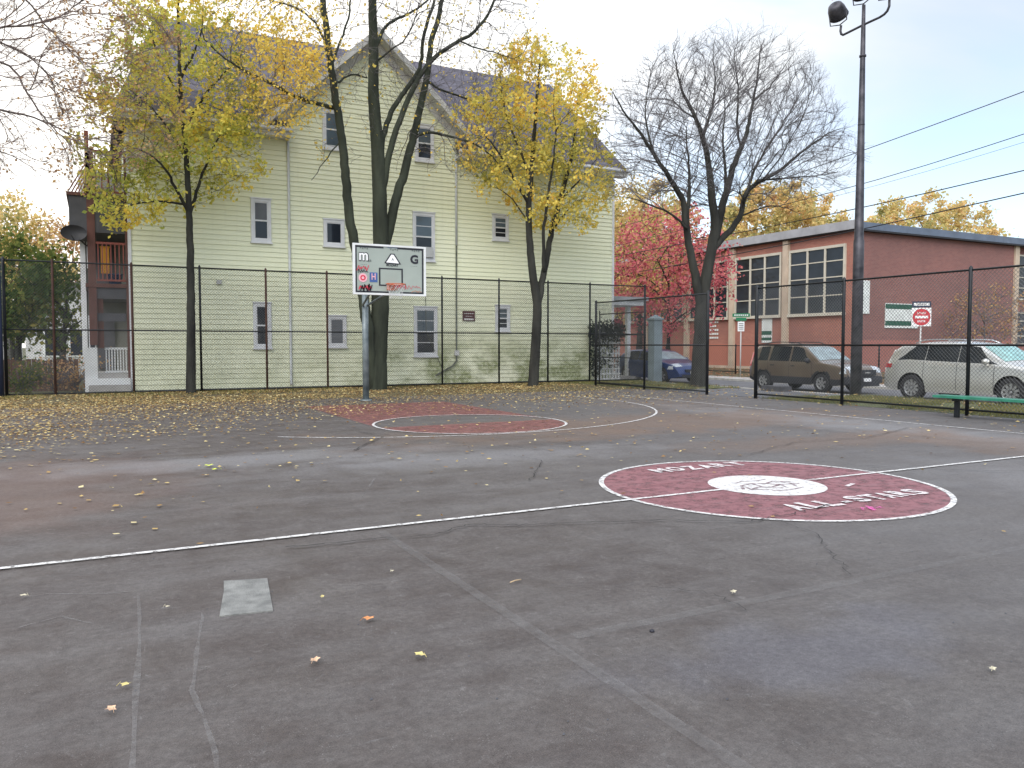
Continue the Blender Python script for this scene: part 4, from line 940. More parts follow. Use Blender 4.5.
def puff_tree(name, label, cat, base, ht, cr, lm, nat=500, per=5, size=.2, trunk_r=.2, step=.45, seed=1, group=None, bark='bark', ell_sc=(1, 1, 1), cz=.62, keep=None, thin=.05, clump=.6, spread=.3, twig=None):
    t = thing(name, label, cat, base, group); base = Vector(base); rnd = random.Random(seed)
    top = base + Vector((rnd.uniform(-.4, .4), rnd.uniform(-.3, .3), ht * .8)); fork = base.lerp(top, .3)
    L = [([base - Vector((0, 0, .15)), fork, base.lerp(top, .6), top], trunk_r, trunk_r * .15)]
    for k in range(6):
        a = k * 1.05 + seed; s_ = base.lerp(top, .3 + .08 * k); e_ = s_ + Vector((math.cos(a) * cr * .6, math.sin(a) * cr * .6, ht * .16)); L.append(([s_, s_.lerp(e_, .5) + Vector((0, 0, .1)), e_], trunk_r * .4, trunk_r * .1))
    A = ell(base + Vector((0, 0, ht * cz)), (cr * ell_sc[0], cr * ell_sc[1], ht * (1 - cz) * ell_sc[2]), nat, rnd, .4)
    P_, par, rad, ns = grow(L, A, step, 5, step * 1.4, 40, .008 if not twig else .006, 2.3, seed, .05, .15, (1, step * 1.3) if not twig else twig)
    wood_mesh('trunk', P_, par, rad, M[bark], t)
    if lm: leaves('crown', P_, par, rad, LEAF[lm], t, per, size, thin, spread, seed, keep, clump, nskel=ns)
    return t
gp = 'trees beyond the street and the yards'
p = onY(682, 370, 33.0); puff_tree('red_maple', 'crimson-leaved maple standing before the brick school behind the forked bare tree', 'tree', (28.4, 35.5, -.1), 8.9, 3.7, 'red', 700, 4.2, .17, .13, .33, 11, gp, cz=.62, ell_sc=(1, 1, 1.05), clump=.55, spread=.25)
puff_tree('autumn_tree', 'orange and olive tree rising behind the right corner of the clapboard house', 'tree', (34.6, 46.5, -.1), 13.2, 3.1, 'orange', 900, 11, .2, .25, .45, 12, gp, clump=.5)
puff_tree('autumn_tree', 'bright yellow treetop showing above the school roof left of the lamp pole', 'tree', (66, 64, -.2), 19, 7.5, 'orange', 900, 22, .34, .3, .8, 13, gp)
puff_tree('autumn_tree', 'orange treetop above the school roof immediately right of the lamp pole', 'tree', (78, 55, -.2), 17.4, 8.0, 'orange', 800, 16, .32, .3, .8, 14, gp)
puff_tree('autumn_tree', 'faint yellow treetop between the red maple and the school roof', 'tree', (56, 74, -.2), 18, 6.5, 'dull', 600, 17, .34, .3, .8, 15, gp)
puff_tree('autumn_tree', 'ochre treetop low behind the bare tree crown', 'tree', (49, 80, -.2), 17.0, 6, 'orange', 600, 18, .34, .3, .8, 25, gp)
puff_tree('bare_far_tree', 'grey leafless treetop above the school roof at the right edge', 'tree', (84, 42, -.2), 15.5, 5.5, None, 600, 0, .3, .25, .6, 16, gp, 'twig', twig=(3, .9))
puff_tree('small_tree', 'thin brown-twigged small tree against the brick end wall', 'tree', onY(985, 372, 28.5).to_2d().to_3d() + Vector((0, 0, -.2)), 5.2, 2.4, 'dull', 900, .45, .13, .07, .22, 17, gp, 'twig', thin=.02, twig=(2, .35), spread=.1)
# left background
for bx, by, h_, cr_, lm, sd_, lab in ((-3.6, 47, 8.8, 2.6, 'orange', 21, 'orange-topped tree at the far left edge beyond the fence'), (-1.3, 50, 8.6, 2.5, 'dull', 22, 'pale orange tree between the far-left tree and the porch'),
                                      (-1.2, 35, 5.0, 1.3, 'dkgreen', 23, 'leaning dark green tree beside the brown board fence'), (-2.7, 36.5, 5.6, 1.5, 'dkgreen', 24, 'green tree with a dark trunk next to the thick corner post'),
                                      (-7, 56, 10.0, 3.2, 'orange', 26, 'dull orange tree rising behind the far left yard')):
    puff_tree('yard_tree', lab, 'tree', (bx, by, -.03), h_, cr_, lm, 420, 8, .19, .14, .38, sd_, 'trees in the yard left of the house', clump=.6)
def shrub(label, c, r, h_, lm, n, seed, sz=.09):
    t = thing('shrub', label, 'shrub', (c[0], c[1], 0), 'shrubs behind the fence at the left'); rnd = random.Random(seed); b = MB(); pts = []
    for i in range(26):
        a = rnd.uniform(0, 6.28); q = Vector((c[0], c[1], 0)); d = Vector((math.cos(a) * .5, math.sin(a) * .5, 1)); L_ = h_ * rnd.uniform(.6, 1.05); ps = [q.copy()]
        for s_ in range(5): q = q + d.normalized() * L_ / 5; d += Vector((rnd.gauss(0, .25) + math.cos(a) * r * .15, rnd.gauss(0, .25), -.12)); ps.append(q.copy()); pts += [q.copy()] * n
        b.tube(ps, [.012, .01, .009, .008, .006, .004], 4, 0, False)
    b.build('stems', M['twig'], t); P2 = np.array([tuple(x) for x in pts]); rs = np.random.RandomState(seed); P2 = P2 + rs.normal(0, .14, P2.shape); P2[:, 2] = np.abs(P2[:, 2])
    leaf_cloud('foliage', P2, LEAF[lm], t, sz, rs)
shrub('olive shrub at the foot of the thick corner post', (-2.0, 28.6), 1, 1.2, 'dkgreen', 7, 1); shrub('brownish twiggy shrub before the brown board fence', (-1.2, 29.3), 1, 1.5, 'dull', 2, 2); shrub('twiggy shrub beside the white porch post', (-.6, 29.6), .8, 1.7, 'dull', 2, 3)
# brown board fence and small house in the left yard
f_ = thing('board_fence', 'low brown board fence in the yard left of the porch', 'fence', (-6, 30.4, 0)); b = MB(); x = -8.0
while x < -.5: b.box(x, x + .14, 30.4, 30.43, -.02, 1.02 + .03 * math.sin(x * 9)); x += .15
b.build('boards', M['board_brown'], f_)
for x in (-7.9, -5.5, -3.1, -.8): MB().box(x, x + .1, 30.44, 30.54, -.02, 1.1).build('post', M['board_brown'], f_)
def small_house(label, x0, x1, y0, y1, ze, zr, name='white_house'):
    h = thing(name, label, 'house', (x0, y0, 0)); b = MB(); xm = (x0 + x1) / 2
    b.add([(x0, y0, -.1), (x1, y0, -.1), (x1, y0, ze), (xm, y0, zr), (x0, y0, ze)], [(0, 1, 2, 3, 4)]); b.add([(x0, y0, -.1), (x0, y1, -.1), (x0, y1, ze), (x0, y0, ze)], [(3, 2, 1, 0)]); b.add([(x1, y0, -.1), (x1, y1, -.1), (x1, y1, ze), (x1, y0, ze)], [(0, 1, 2, 3)])
    b.build('wall', M['houseW'], h); r_ = MB()
    for s_, xe in ((-1, x0 - .3), (1, x1 + .3)):
        zz = ze - .3 * (zr - ze) / (xm - x0); q = [(xe, y0 - .3, zz), (xm, y0 - .3, zr + .02), (xm, y1, zr + .02), (xe, y1, zz)]; r_.add(q + [(a, c_, d + .14) for a, c_, d in q], [(0, 1, 2, 3), (4, 5, 6, 7), (0, 1, 5, 4)])
    r_.build('roof', M['roofgrey'], h)
    for wx in (x0 + .8, xm - .4, x1 - 1.6):
        for wz in (1.0, 3.4):
            if wz + 1.3 > ze + .2: continue
            wn = MB().box(wx - .08, wx + .88, y0 - .06, y0 - .01, wz - .08, wz + 1.28).build('window', M['white'], h); MB().box(wx, wx + .8, y0 - .08, y0 - .062, wz, wz + 1.2).build('pane', M['glass'], wn)
small_house('small white gabled house glimpsed past the dark green trees', -2.9, 1.6, 44, 52, 3.0, 4.4)
small_house('pale house partly hidden at the far left edge of the yard', -9.5, -4.0, 48, 58, 3.2, 5.0)

# ================================================================== HOOP
def hoop():
    h = thing('basketball_hoop', 'basketball hoop with a sticker-covered backboard on a grey-blue pole', 'basketball hoop', (6.41, 20.74, 0)); x, y = 6.41, 20.74
    MB().tube([(x, y, -.05), (x, y, 3.2)], .085, 16).tube([(x, y, 3.2), (x, y, 3.24)], .092, 16).build('pole', M['steel'], h)
    MB().tube([(x, y, .0), (x, y, .04)], .16, 16).build('base_collar', M['steel'], h)
    b = MB(); 
    for dx in (-.32, .32):
        b.tube([(x - .02 + dx * .2, y - .05, 3.08), (6.31 + dx, 18.52, 3.62)], .03, 8); b.tube([(x - .02 + dx * .2, y - .05, 2.55), (6.31 + dx, 18.52, 2.98)], .03, 8)
    b.box(5.95, 6.67, 18.49, 18.54, 2.9, 2.98); b.box(5.95, 6.67, 18.49, 18.54, 3.58, 3.66); b.build('support_arm', M['steel'], h)
    Xa, Xb, Za, Zb_, Yb = 5.40, 7.22, 2.69, 3.89, 18.4
    bd = MB().box(Xa + .03, Xb - .03, Yb, Yb + .02, Za + .03, Zb_ - .03).build('backboard', M['board'], h)
    b = MB()
    b.box(Xa, Xb, Yb - .02, Yb + .045, Zb_ - .045, Zb_); b.box(Xa, Xb, Yb - .02, Yb + .045, Za, Za + .045); b.box(Xa, Xa + .05, Yb - .02, Yb + .045, Za + .045, Zb_ - .045); b.box(Xb - .05, Xb, Yb - .02, Yb + .045, Za + .045, Zb_ - .045)
    b.build('frame', M['white'], bd)
    Wd, Hd = Xb - Xa, Zb_ - Za; yp = Yb - .004
    def U(u, v): return (Xa + Wd * u, Zb_ - Hd * v)      # u,v in 0..1 from the top-left
    b = MB()
    def bar(u0, v0, u1, v1, mi=0, lift=0):
        (xa_, za_), (xb_, zb_) = U(u0, v1), U(u1, v0); b.box(xa_, xb_, yp - lift - .002, yp - lift, za_, zb_, mi)
    bar(.03, .045, .41, .075); bar(.60, .045, .965, .075); bar(.03, .925, .48, .955); bar(.64, .925, .965, .955); bar(.03, .075, .05, .925); bar(.945, .075, .965, .925)
    bar(.345, .46, .675, .485); bar(.345, .79, .675, .815); bar(.345, .485, .365, .79); bar(.655, .485, .675, .79)
    b.build('court_square', M['ink'], bd)
    # logos: white gothic m with black edge, triangle with A, black G
    b = MB()
    def tx(s_, u, v, sz, mi, wd=None, lift=.004, bold=0, al='CENTER'): xx, zz = U(u, v); text_mb(b, s_, (xx, yp - lift, zz), (1, 0, 0), (0, 0, 1), sz, mi, al, wd, bold)
    tx('m', .143, .33, .27, 0, .24, .004, .05); tx('m', .140, .325, .25, 1, .21, .006, .02); tx('ck', .225, .35, .06, 0, .08)
    tx('G', .835, .34, .20, 0, .20, .004, .04); tx('G', .83, .335, .19, 1, .16, .006, -.01); tx('G', .832, .336, .19, 0, .175, .008, .0)
    b.build('letter_emblem', [M['ink'], M['whiteink'], M['blueink']], bd); b = MB()
    (ax_, az_), (bx_, bz_), (cx_, cz_) = U(.52, .17), U(.43, .35), U(.64, .36)
    b.add([(ax_ - .03, yp - .003, az_), (bx_ - .02, yp - .003, bz_ - .02), (cx_ + .02, yp - .003, cz_ - .02), (ax_ + .07, yp - .003, az_)], [(0, 1, 2, 3)], 0)
    b.add([(ax_ - .01, yp - .006, az_ - .025), (bx_ + .025, yp - .006, bz_), (cx_ - .03, yp - .006, cz_), (ax_ + .05, yp - .006, az_ - .025)], [(0, 1, 2, 3)], 1)
    tx('A', .535, .31, .07, 0, .06, .009); tx('MOZART', .53, .42, .06, 0, .30, .005, .03); tx('ALL-STARS', .53, .06, .05, 2, .26, .006)
    for u0 in (.10, .51, .81):
        for k in range(4): tx('*', u0 + k * .03, .13 + .012 * (k % 2), .08, 0, .035)
    tx('- - - -', .14, .42, .04, 0, .14); tx('- - - -', .83, .41, .04, 0, .16)
    b.build('emblems', [M['ink'], M['whiteink'], M['blueink']], bd)
    b = MB()
    (sx, sz_) = U(.13, .67); b.lathe([(0, 0), (.105, 0)], (sx, yp - .003, sz_), 'Y', 20, 1, False); b.lathe([(.035, 0), (.065, 0)], (sx, yp - .006, sz_), 'Y', 20, 0, False)
    bar_ = lambda u0, v0, u1, v1, mi, l: b.box(U(u0, v1)[0], U(u1, v0)[0], yp - l - .002, yp - l, U(u0, v1)[1], U(u1, v0)[1], mi)
    bar_(.22, .56, .325, .75, 2, .001); tx('H', .272, .70, .15, 1, .10, .006, .02)
    rs = random.Random(4)
    def scrib(u0, v0, u1, v1, n, th, mi, sd):
        r2 = random.Random(sd); pts = [(u0 + (u1 - u0) * i / n + r2.uniform(-.01, .01), (v0 if i % 2 else v1) + r2.uniform(-.02, .02)) for i in range(n + 1)]
        for a, c_ in zip(pts[:-1], pts[1:]):
            A = Vector((U(*a)[0], yp - .010, U(*a)[1])); B = Vector((U(*c_)[0], yp - .010, U(*c_)[1])); d = (B - A).normalized(); q = Vector((-d.z, 0, d.x)) * th
            b.add([A + q, B + q, B - q, A - q], [(0, 1, 2, 3)], mi)
    scrib(.055, .44, .20, .52, 9, .008, 0, 1); scrib(.06, .52, .19, .56, 8, .007, 3, 2); scrib(.08, .82, .24, .90, 10, .013, 0, 3); scrib(.09, .80, .25, .93, 7, .012, 3, 5)
    scrib(.47, .77, .72, .86, 12, .008, 0, 6); scrib(.60, .80, .93, .85, 14, .004, 0, 7); scrib(.80, .90, .94, .92, 9, .004, 4, 8); scrib(.48, .86, .60, .90, 6, .006, 4, 9)
    b.build('stickers', [M['redink'], M['pinkink'], M['blueink'], M['ink'], M['orange']], bd)
    rz, rx, ry = 2.93, 6.31, 18.0
    b = MB(); b.tube([(rx + .228 * math.cos(a), ry + .228 * math.sin(a), rz) for a in [2 * PI * k / 24 for k in range(25)]], .011, 6, 0, False); b.box(rx - .06, rx + .06, ry + .22, Yb - .02, rz - .012, rz + .012); b.box(rx - .09, rx + .09, Yb - .035, Yb - .015, rz - .12, rz + .05)
    rim = b.build('rim', M['orange'], h)
    b = MB()
    for k in range(12):
        for sg in (1, -1):
            pts = []
            for j in range(6): r_ = .225 - .085 * min(1, j / 4); a = 2 * PI * (k + sg * j * .5) / 12; pts.append((rx + r_ * math.cos(a), ry + r_ * math.sin(a), rz - .068 * j))
            b.tube(pts, .0022, 3, 0, False)
    b.build('net', M['net'], rim)
hoop()

# ================================================================== LAMP POLE
def lamp():
    x, y = 20.3, 16.5; zb = -.02; h = thing('floodlight_pole', 'tall dark steel floodlight pole with lamps at its top beside the kerb', 'floodlight pole', (x, y, zb))
    b = MB(); b.tube([(x, y, zb - .1), (x, y, 4.6), (x, y, 4.65), (x, y, 10.9), (x, y, 10.95), (x, y, 11.5)], [.165, .15, .135, .062, .055, .05], 14)
    for z in (2.9, 3.35, 8, 10): b.tube([(x, y, z), (x, y, z + .05)], .14 if z < 5 else .1, 12)
    b.build('pole', M['lampsteel'], h)
    b = MB(); z = 10.95; pts = []
    b.tube([(x, y + .80, z + .24), (x, y + .82, z + .08), (x, y + .79, z - .02), (x, y + .72, z - .07), (x, y + .55, z - .06), (x, y, z - .02), (x, y - .55, z + .0), (x, y - .70, z + .03), (x, y - .80, z + .09), (x, y - .86, z + .2), (x, y - .86, z + .38)], .035, 8)
    b.build('cross_arm', M['lampsteel'], h)
    for i, (ly, lz) in enumerate(((.84, z + .30), (-.86, z + .44), (0, z + .62))):
        q = MB(); c = Vector((x - .12, y + ly, lz + .32)); d = Vector((.72, .25, -.5)).normalized(); rot = d.to_track_quat('Z', 'Y')
        prof = [(.0, -.30), (.13, -.295), (.20, -.25), (.25, -.12), (.275, .06), (.29, .14), (.26, .145)]
        n = 20; vs = []
        for r_, hh in prof:
            for k in range(n): vs.append(c + rot @ Vector((r_ * math.cos(2 * PI * k / n), r_ * math.sin(2 * PI * k / n), hh)))
        fs = [(a * n + k, a * n + (k + 1) % n, (a + 1) * n + (k + 1) % n, (a + 1) * n + k) for a in range(len(prof) - 1) for k in range(n)]
        q.add(vs, fs, 0, True); L = q.build('floodlight', M['lampsteel'], h)
        g = MB(); vs = [c + rot @ Vector((.275 * math.cos(2 * PI * k / n), .275 * math.sin(2 * PI * k / n), .14)) for k in range(n)]; g.add(vs, [tuple(range(n))]); g.build('lens', M['lens'], L)
        g = MB(); g.tube([c + Vector((0, -.31, 0)), c + Vector((.05, -.3, -.3)), c + Vector((.1, 0, -.36)), c + Vector((.05, .3, -.3)), c + Vector((0, .31, 0))], .018, 6); g.build('bracket', M['lampsteel'], L)
        if i == 0: g = MB(); g.obox(c - d * .27 + Vector((-.05, -.02, .16)), (.01, .06, 0), (.05, 0, .03), (0, 0, .008)); g.build('sticker', M['orange'], L)
lamp()

# ================================================================== POWER LINES
def cable(label, z0, z1, x=25.5, y0=-12, y1=75, r=.012, sagm=.9):
    pts = []
    for i in range(41):
        t = i / 40; pts.append((x, y0 + (y1 - y0) * t, z0 + (z1 - z0) * t - sagm * 4 * t * (1 - t) * .5))
    b = MB(); b.tube(pts, r, 6); tag(b.build('power_line', M['wire']), label, 'power line', 'overhead wires along the street')
def cable2(label, pts, r): 
    # pts: (Y, z) seen heights, extended both ways
    (ya, za), (yb_, zb_) = pts[0], pts[-1]; s0 = (zb_ - za) / (yb_ - ya); P_ = []
    import bisect
    for i in range(50):
        y = -12 + i * 2.0
        if y <= ya: z = za - (y - ya) * -s0 * 1.2 + .0012 * (ya - y) ** 2
        elif y >= yb_: z = zb_ + (y - yb_) * s0 * .35
        else:
            for (a0, c0), (a1, c1) in zip(pts[:-1], pts[1:]):
                if a0 <= y <= a1: z = c0 + (c1 - c0) * (y - a0) / (a1 - a0)
        P_.append([25.5, y, z])
    for _ in range(3):
        for i in range(1, 49): P_[i][2] = (P_[i - 1][2] + 2 * P_[i][2] + P_[i + 1][2]) / 4
    b = MB(); b.tube(P_, r, 6); tag(b.build('power_line', M['wire']), label, 'power line', 'overhead wires along the street')
cable2('highest overhead wire, crossing the lamp pole well above the others', [(14.8, 9.27), (20.5, 8.73), (26.7, 8.22)], .014)
cable2('second highest overhead wire, just above a faint thinner one', [(14.8, 7.96), (20.5, 7.44)], .013)
cable2('faint thin overhead wire just under the second highest', [(14.8, 7.71), (20.5, 7.25)], .006)
cable2('thick overhead wire passing above the school roof edge', [(14.8, 6.89), (20.5, 6.59), (34.3, 6.38)], .018)
cable2('lowest thick overhead wire, crossing the school roof corner', [(14.8, 6.18), (17.3, 6.04), (21.1, 5.75), (34.3, 5.34)], .02)

# ================================================================== BENCH
def bench():
    x0, x1, ya, yb_ = 15.62, 16.0, 10.78, 6.9; h = thing('park_bench', 'green painted backless bench along the fence', 'bench', (15.8, 9, 0))
    for k in range(2): MB().box(x0 + k * .2, x0 + .185 + k * .2, yb_, ya, .40, .45).build('seat', M['benchgreen'], h)
    for y in (10.35, 8.8, 7.3):
        MB().box(15.67, 15.95, y - .03, y + .03, .34, .40).build('crossbar', M['black'], h)
        MB().box(15.76, 15.84, y - .04, y + .04, -.02, .34).build('leg', M['black'], h)
bench()

# ================================================================== SIGNS, PILLAR, TRELLIS
def sign_post(name, label, x, y, zb, zt, r=.03, pm='greytrim'):
    h = thing(name, label, 'sign', (x, y, zb)); MB().tube([(x, y, zb - .05), (x, y, zt)], r, 8).build('post', M[pm], h); return h
u_ = Vector((.80, -.60, 0)); nn = Vector((-.60, -.80, 0))   # faces the camera side
def plate(h, name, c, hw, hh, m, uu=u_, t=.012): return MB().obox(c, uu * hw, Vector((-uu.y, uu.x, 0)) * t, (0, 0, hh)).build(name, M[m], h)
x, y = 30.0, 21.3; h = sign_post('do_not_enter_sign', 'red and white do-not-enter sign on a thin post behind the silver car', x, y, -.2, 3.1)
c = Vector((x, y, 2.64)); fr = nn * .05
plate(h, 'sign_plate', c + fr, .375, .375, 'whiteink')
b = MB(); vs = [c + fr * 1.45 + u_ * .34 * math.cos(a) + Vector((0, 0, .34 * math.sin(a))) for a in [2 * PI * k / 32 for k in range(32)]]; b.add(vs, [tuple(range(32))]); b.build('red_disc', M['signred'], h)
b = MB(); b.obox(c + fr * 1.6, u_ * .25, nn * .002, (0, 0, .05)); text_mb(b, 'DO NOT', c + fr * 1.65 + Vector((0, 0, .12)), u_, (0, 0, 1), .085, 0, 'CENTER', .34, .02); text_mb(b, 'ENTER', c + fr * 1.65 + Vector((0, 0, -.21)), u_, (0, 0, 1), .085, 0, 'CENTER', .30, .02)
b.build('white_bar_and_words', M['whiteink'], h)
c2 = Vector((x, y, 3.16)); pl_ = plate(h, 'one_way_plate', c2 + fr, .36, .12, 'signblue'); b = MB(); b.obox(c2 + fr * 1.4, u_ * .3, nn * .002, (0, 0, .055)); b.build('arrow_panel', M['whiteink'], h)
b = MB(); text_mb(b, 'ONE WAY', c2 + fr * 1.5 + Vector((0, 0, -.035)), u_, (0, 0, 1), .075, 0, 'CENTER', .42, .02); b.build('one_way_words', M['ink'], h)
x, y = 28.5, 30.0; h = sign_post('street_name_sign', 'green street-name sign over a small white plate near the tan car', x, y, -.2, 3.05)
c = Vector((x, y, 2.98)); plate(h, 'name_plate', c + fr, .42, .085, 'signgreen'); plate(h, 'name_plate', c + fr + Vector((0, 0, -.2)), .25, .08, 'signgreen'); plate(h, 'white_plate', c + fr + Vector((0, 0, -.56)), .16, .24, 'whiteink')
b = MB()
for k in range(7): b.obox(c + fr * 1.4 + u_ * (-.3 + k * .1), u_ * .03, nn * .002, (0, 0, .035))
b.build('lettering', M['whiteink'], h); b = MB()
for k in range(4): b.obox(c + fr * 1.4 + Vector((0, 0, -.42 - k * .09)), u_ * .11, nn * .002, (0, 0, .012))
b.build('plate_lettering', M['ink'], h)
p = onY(617, 325, 35.0); h = sign_post('red_octagon_sign', 'dull red octagonal sign seen past the white porch column', p.x, p.y, -.2, p.z + .35)
b = MB(); vs = [Vector((p.x, p.y, p.z)) + fr + u_ * .36 * math.cos(a) + Vector((0, 0, .36 * math.sin(a))) for a in [R(22.5 + 45 * k) for k in range(8)]]; b.add(vs + [v - nn * .02 for v in vs], [tuple(range(8))] + [(i, (i + 1) % 8, (i + 1) % 8 + 8, i + 8) for i in range(8)]); b.build('octagon_plate', M['maroonred'], h)
h = thing('square_pillar', 'grey-blue square pillar with a pyramid cap between fence and blue car', 'pillar', (21.0, 27.2, -.12)); x, y = 21.0, 27.15
MB().box(x - .21, x + .21, y - .21, y + .21, -.3, 2.55).build('shaft', M['greypost'], h)
b = MB(); b.box(x - .26, x + .26, y - .26, y + .26, 2.55, 2.62); b.add([(x - .24, y - .24, 2.62), (x + .24, y - .24, 2.62), (x + .24, y + .24, 2.62), (x - .24, y + .24, 2.62), (x, y, 2.78)], [(0, 1, 4), (1, 2, 4), (2, 3, 4), (3, 0, 4)]); b.build('cap', M['greypost'], h)
h = thing('lattice_trellis', 'white lattice trellis topped with dark vines at the house corner', 'trellis', (18.9, 27.7, 0))
b = MB(); yt = 27.75
for k in range(9): b.box(18.34 + k * .15, 18.40 + k * .15, yt, yt + .02, .02, 2.0)
for k in range(10): b.box(18.32, 19.62, yt - .022, yt - .002, .05 + k * .215, .11 + k * .215)
b.build('lattice', M['white'], h)
rs = np.random.RandomState(5); n = 1500; P2 = np.stack([rs.uniform(18.1, 19.75, n), rs.uniform(27.5, 27.95, n), 2.05 + rs.normal(0, .20, n)], 1); P3 = np.stack([rs.uniform(18.1, 18.5, 500), rs.uniform(27.55, 27.8, 500), rs.uniform(.2, 2, 500)], 1)
P4 = np.stack([rs.uniform(18.4, 19.6, 260), rs.uniform(27.6, 27.7, 260), rs.uniform(.5, 2, 260)], 1)
leaf_cloud('vine', np.concatenate([P2, P3, P4]), M['vine'], h, .10, rs)
b = MB(); v0 = G(772, 394, -.12); b.box(19.85, 20.3, 19.0, 19.9, -.1, .14); tag(b.build('stone_block', M['stone']), 'low dark stone block on the kerb before the tan car', 'block')

# ================================================================== CARS
def lerp_pts(tbl, x):
    xs = [p[0] for p in tbl]; ys = [p[1] for p in tbl]; return float(np.interp(x, xs, ys))
def car(name, label, sp, loc, rz):
    L, Wd = sp['L'], sp['W'] / 2; wr = sp['wr']; wx = sp['wheels']; top = sp['top']; belt = sp['belt']; cl = sp['clear']
    T = thing(name, label, 'car', (0, 0, 0), 'parked cars along the street')
    def zt(x): return lerp_pts(top, x)
    def zb_(x): return lerp_pts(belt, x)
    def plan(x):
        a = min(x, L - x); k = 1 - .16 * max(0, 1 - a / .55) ** 2.2; return Wd * k
    tum = sp.get('tumble', .28)
    def Wz(x, z):
        bz = zb_(x); w0 = plan(x)
        if z <= bz: t = (z - .55) / .5; return w0 * (1 - .035 * t * t) if z > .55 else w0 * (1 - .05 * ((.55 - z) / .35) ** 2)
        return w0 * (1 - .035 * ((bz - .55) / .5) ** 2) - tum * (z - bz) - .02 * min(1, (z - bz) / .05)
    def ze(x): return zt(x) - .045
    def zlow(x):
        z = cl
        for c in wx:
            R_ = wr + .055; d = abs(x - c)
            if d < R_: z = max(z, wr + math.sqrt(R_ * R_ - d * d))
        if x < .5: z = max(z, cl + (.5 - x) * .25)
        if x > L - .5: z = max(z, cl + (x - L + .5) * .2)
        return min(z, ze(x) - .05)
    xs = set(np.linspace(0, L, 46).round(3)) | {round(p[0], 3) for p in top}
    for c in wx: xs |= {round(c + (wr + .055) * math.cos(a), 3) for a in np.linspace(0, PI, 15)} | {round(c - wr - .06, 3), round(c + wr + .06, 3)}
    xs = sorted(x for x in xs if 0 <= x <= L)
    def column(x):
        zl, e_ = zlow(x), ze(x); bz = min(zb_(x), e_); pts = []
        for j in range(7): z = zl + (bz - zl) * j / 6; pts.append((x, Wz(x, z), z))
        for j in range(1, 5): z = bz + (e_ - bz) * j / 4; pts.append((x, Wz(x, z) if e_ > bz + .01 else Wz(x, bz), z))
        w_ = pts[-1][1]
        for j in range(1, 6): y = w_ * math.cos(PI / 2 * j / 5); pts.append((x, y, e_ + (zt(x) - e_) * (1 - (y / w_) ** 2)))
        return pts
    b = MB(); cols_ = [column(x) for x in xs]
    clad = sp.get('clad', 0)
    for sgn in (1, -1):
        rows = [[(x, y * sgn, z) for x, y, z in c] for c in cols_]
        if sgn < 0: rows = rows[::-1]
        st = len(b.f); b.grid(rows)
        for fi in range(st, len(b.f)):
            f = b.f[fi]; zc = sum(b.v[i][2] for i in f) / 4; xc = sum(b.v[i][0] for i in f) / 4; yc_ = abs(sum(b.v[i][1] for i in f) / 4)
            near = any(abs(math.hypot(xc - c, zc - wr) - wr) < .12 for c in wx)
            if clad and (zc < clad or near and zc < wr * 2.2 and yc_ > Wd * .8 or zc < clad + .1 and xc > L - .25): b.m[fi] = 1
    for c, fl in ((cols_[0], 0), (cols_[-1], 1)):
        k = len(c); rows = [[(x, y, z) for x, y, z in c], [(x, -y, z) for x, y, z in c]]
        if fl: rows = rows[::-1]
        st = len(b.f); b.grid(rows, 1 if clad else 0, False)
    body = b.build('body', [sp['paint'], M['darktrim']], T)
    u = MB(); u.box(.35, L - .35, -Wd + .24, Wd - .24, cl + .02, .75)
    for c in wx:
        pass
    u.build('underbody', M['darktrim'], T)
    def side_patch(mb, x0b, x1b, x0t, x1t, z0, z1, off=.008, nx=8, nz=5, sides=(1, -1), mi=0, z1b=None):
        for sgn in sides:
            rows = []
            for j in range(nz + 1):
                t = j / nz; r_ = []
                for i in range(nx + 1):
                    s_ = i / nx; x = (x0b + (x0t - x0b) * t) * (1 - s_) + (x1b + (x1t - x1b) * t) * s_
                    zlo = z0(x) if callable(z0) else z0; zhi = z1(x) if callable(z1) else z1; z = zlo + (zhi - zlo) * t
                    r_.append((x, (Wz(x, z) + off) * sgn, z))
                rows.append(r_)
            if sgn < 0: rows = rows[::-1]
            mb.grid(rows, mi)
    def top_patch(mb, x0, x1, f0=-1, f1=1, off=.008, nx=10, ny=8, mi=0, inset=.06):
        rows = []
        for i in range(nx + 1):
            x = x0 + (x1 - x0) * i / nx; e_ = ze(x); w_ = Wz(x, e_) - inset; dx = .02; sl_ = (zt(x + dx) - zt(x - dx)) / (2 * dx); n_ = Vector((-sl_, 0, 1)).normalized() * off
            rows.append([(x + n_.x, y, e_ + (zt(x) - e_) * (1 - (y / (w_ + inset)) ** 2) + n_.z) for y in [w_ * (f0 + (f1 - f0) * j / ny) for j in range(ny + 1)]])
        mb.grid(rows[::-1], mi)
    for a in sp['windows']:
        m = MB(); side_patch(m, *a[:4], lambda x: zb_(x) + .03, lambda x: ze(x) - .05, sides=(-1,)); m.build('side_window', M['carglass'], T)
        m = MB(); side_patch(m, *a[:4], lambda x: zb_(x) + .03, lambda x: ze(x) - .05, sides=(1,)); m.build('side_window', M['carglass'], T)
    m = MB(); top_patch(m, *sp['windscreen']); m.build('windscreen', M[sp.get('wsm', 'carglass')], T)
    m = MB(); top_patch(m, *sp['rearglass']); m.build('rear_window', M['carglass'], T)
    m = MB()
    for s_ in sp['seams']: side_patch(m, s_ - .006, s_ + .006, s_ - .006, s_ + .006, lambda x: max(zlow(x) + .06, cl + .1), lambda x: zb_(x), .004, 1, 6)
    m.build('door_seams', M['darktrim'], T)
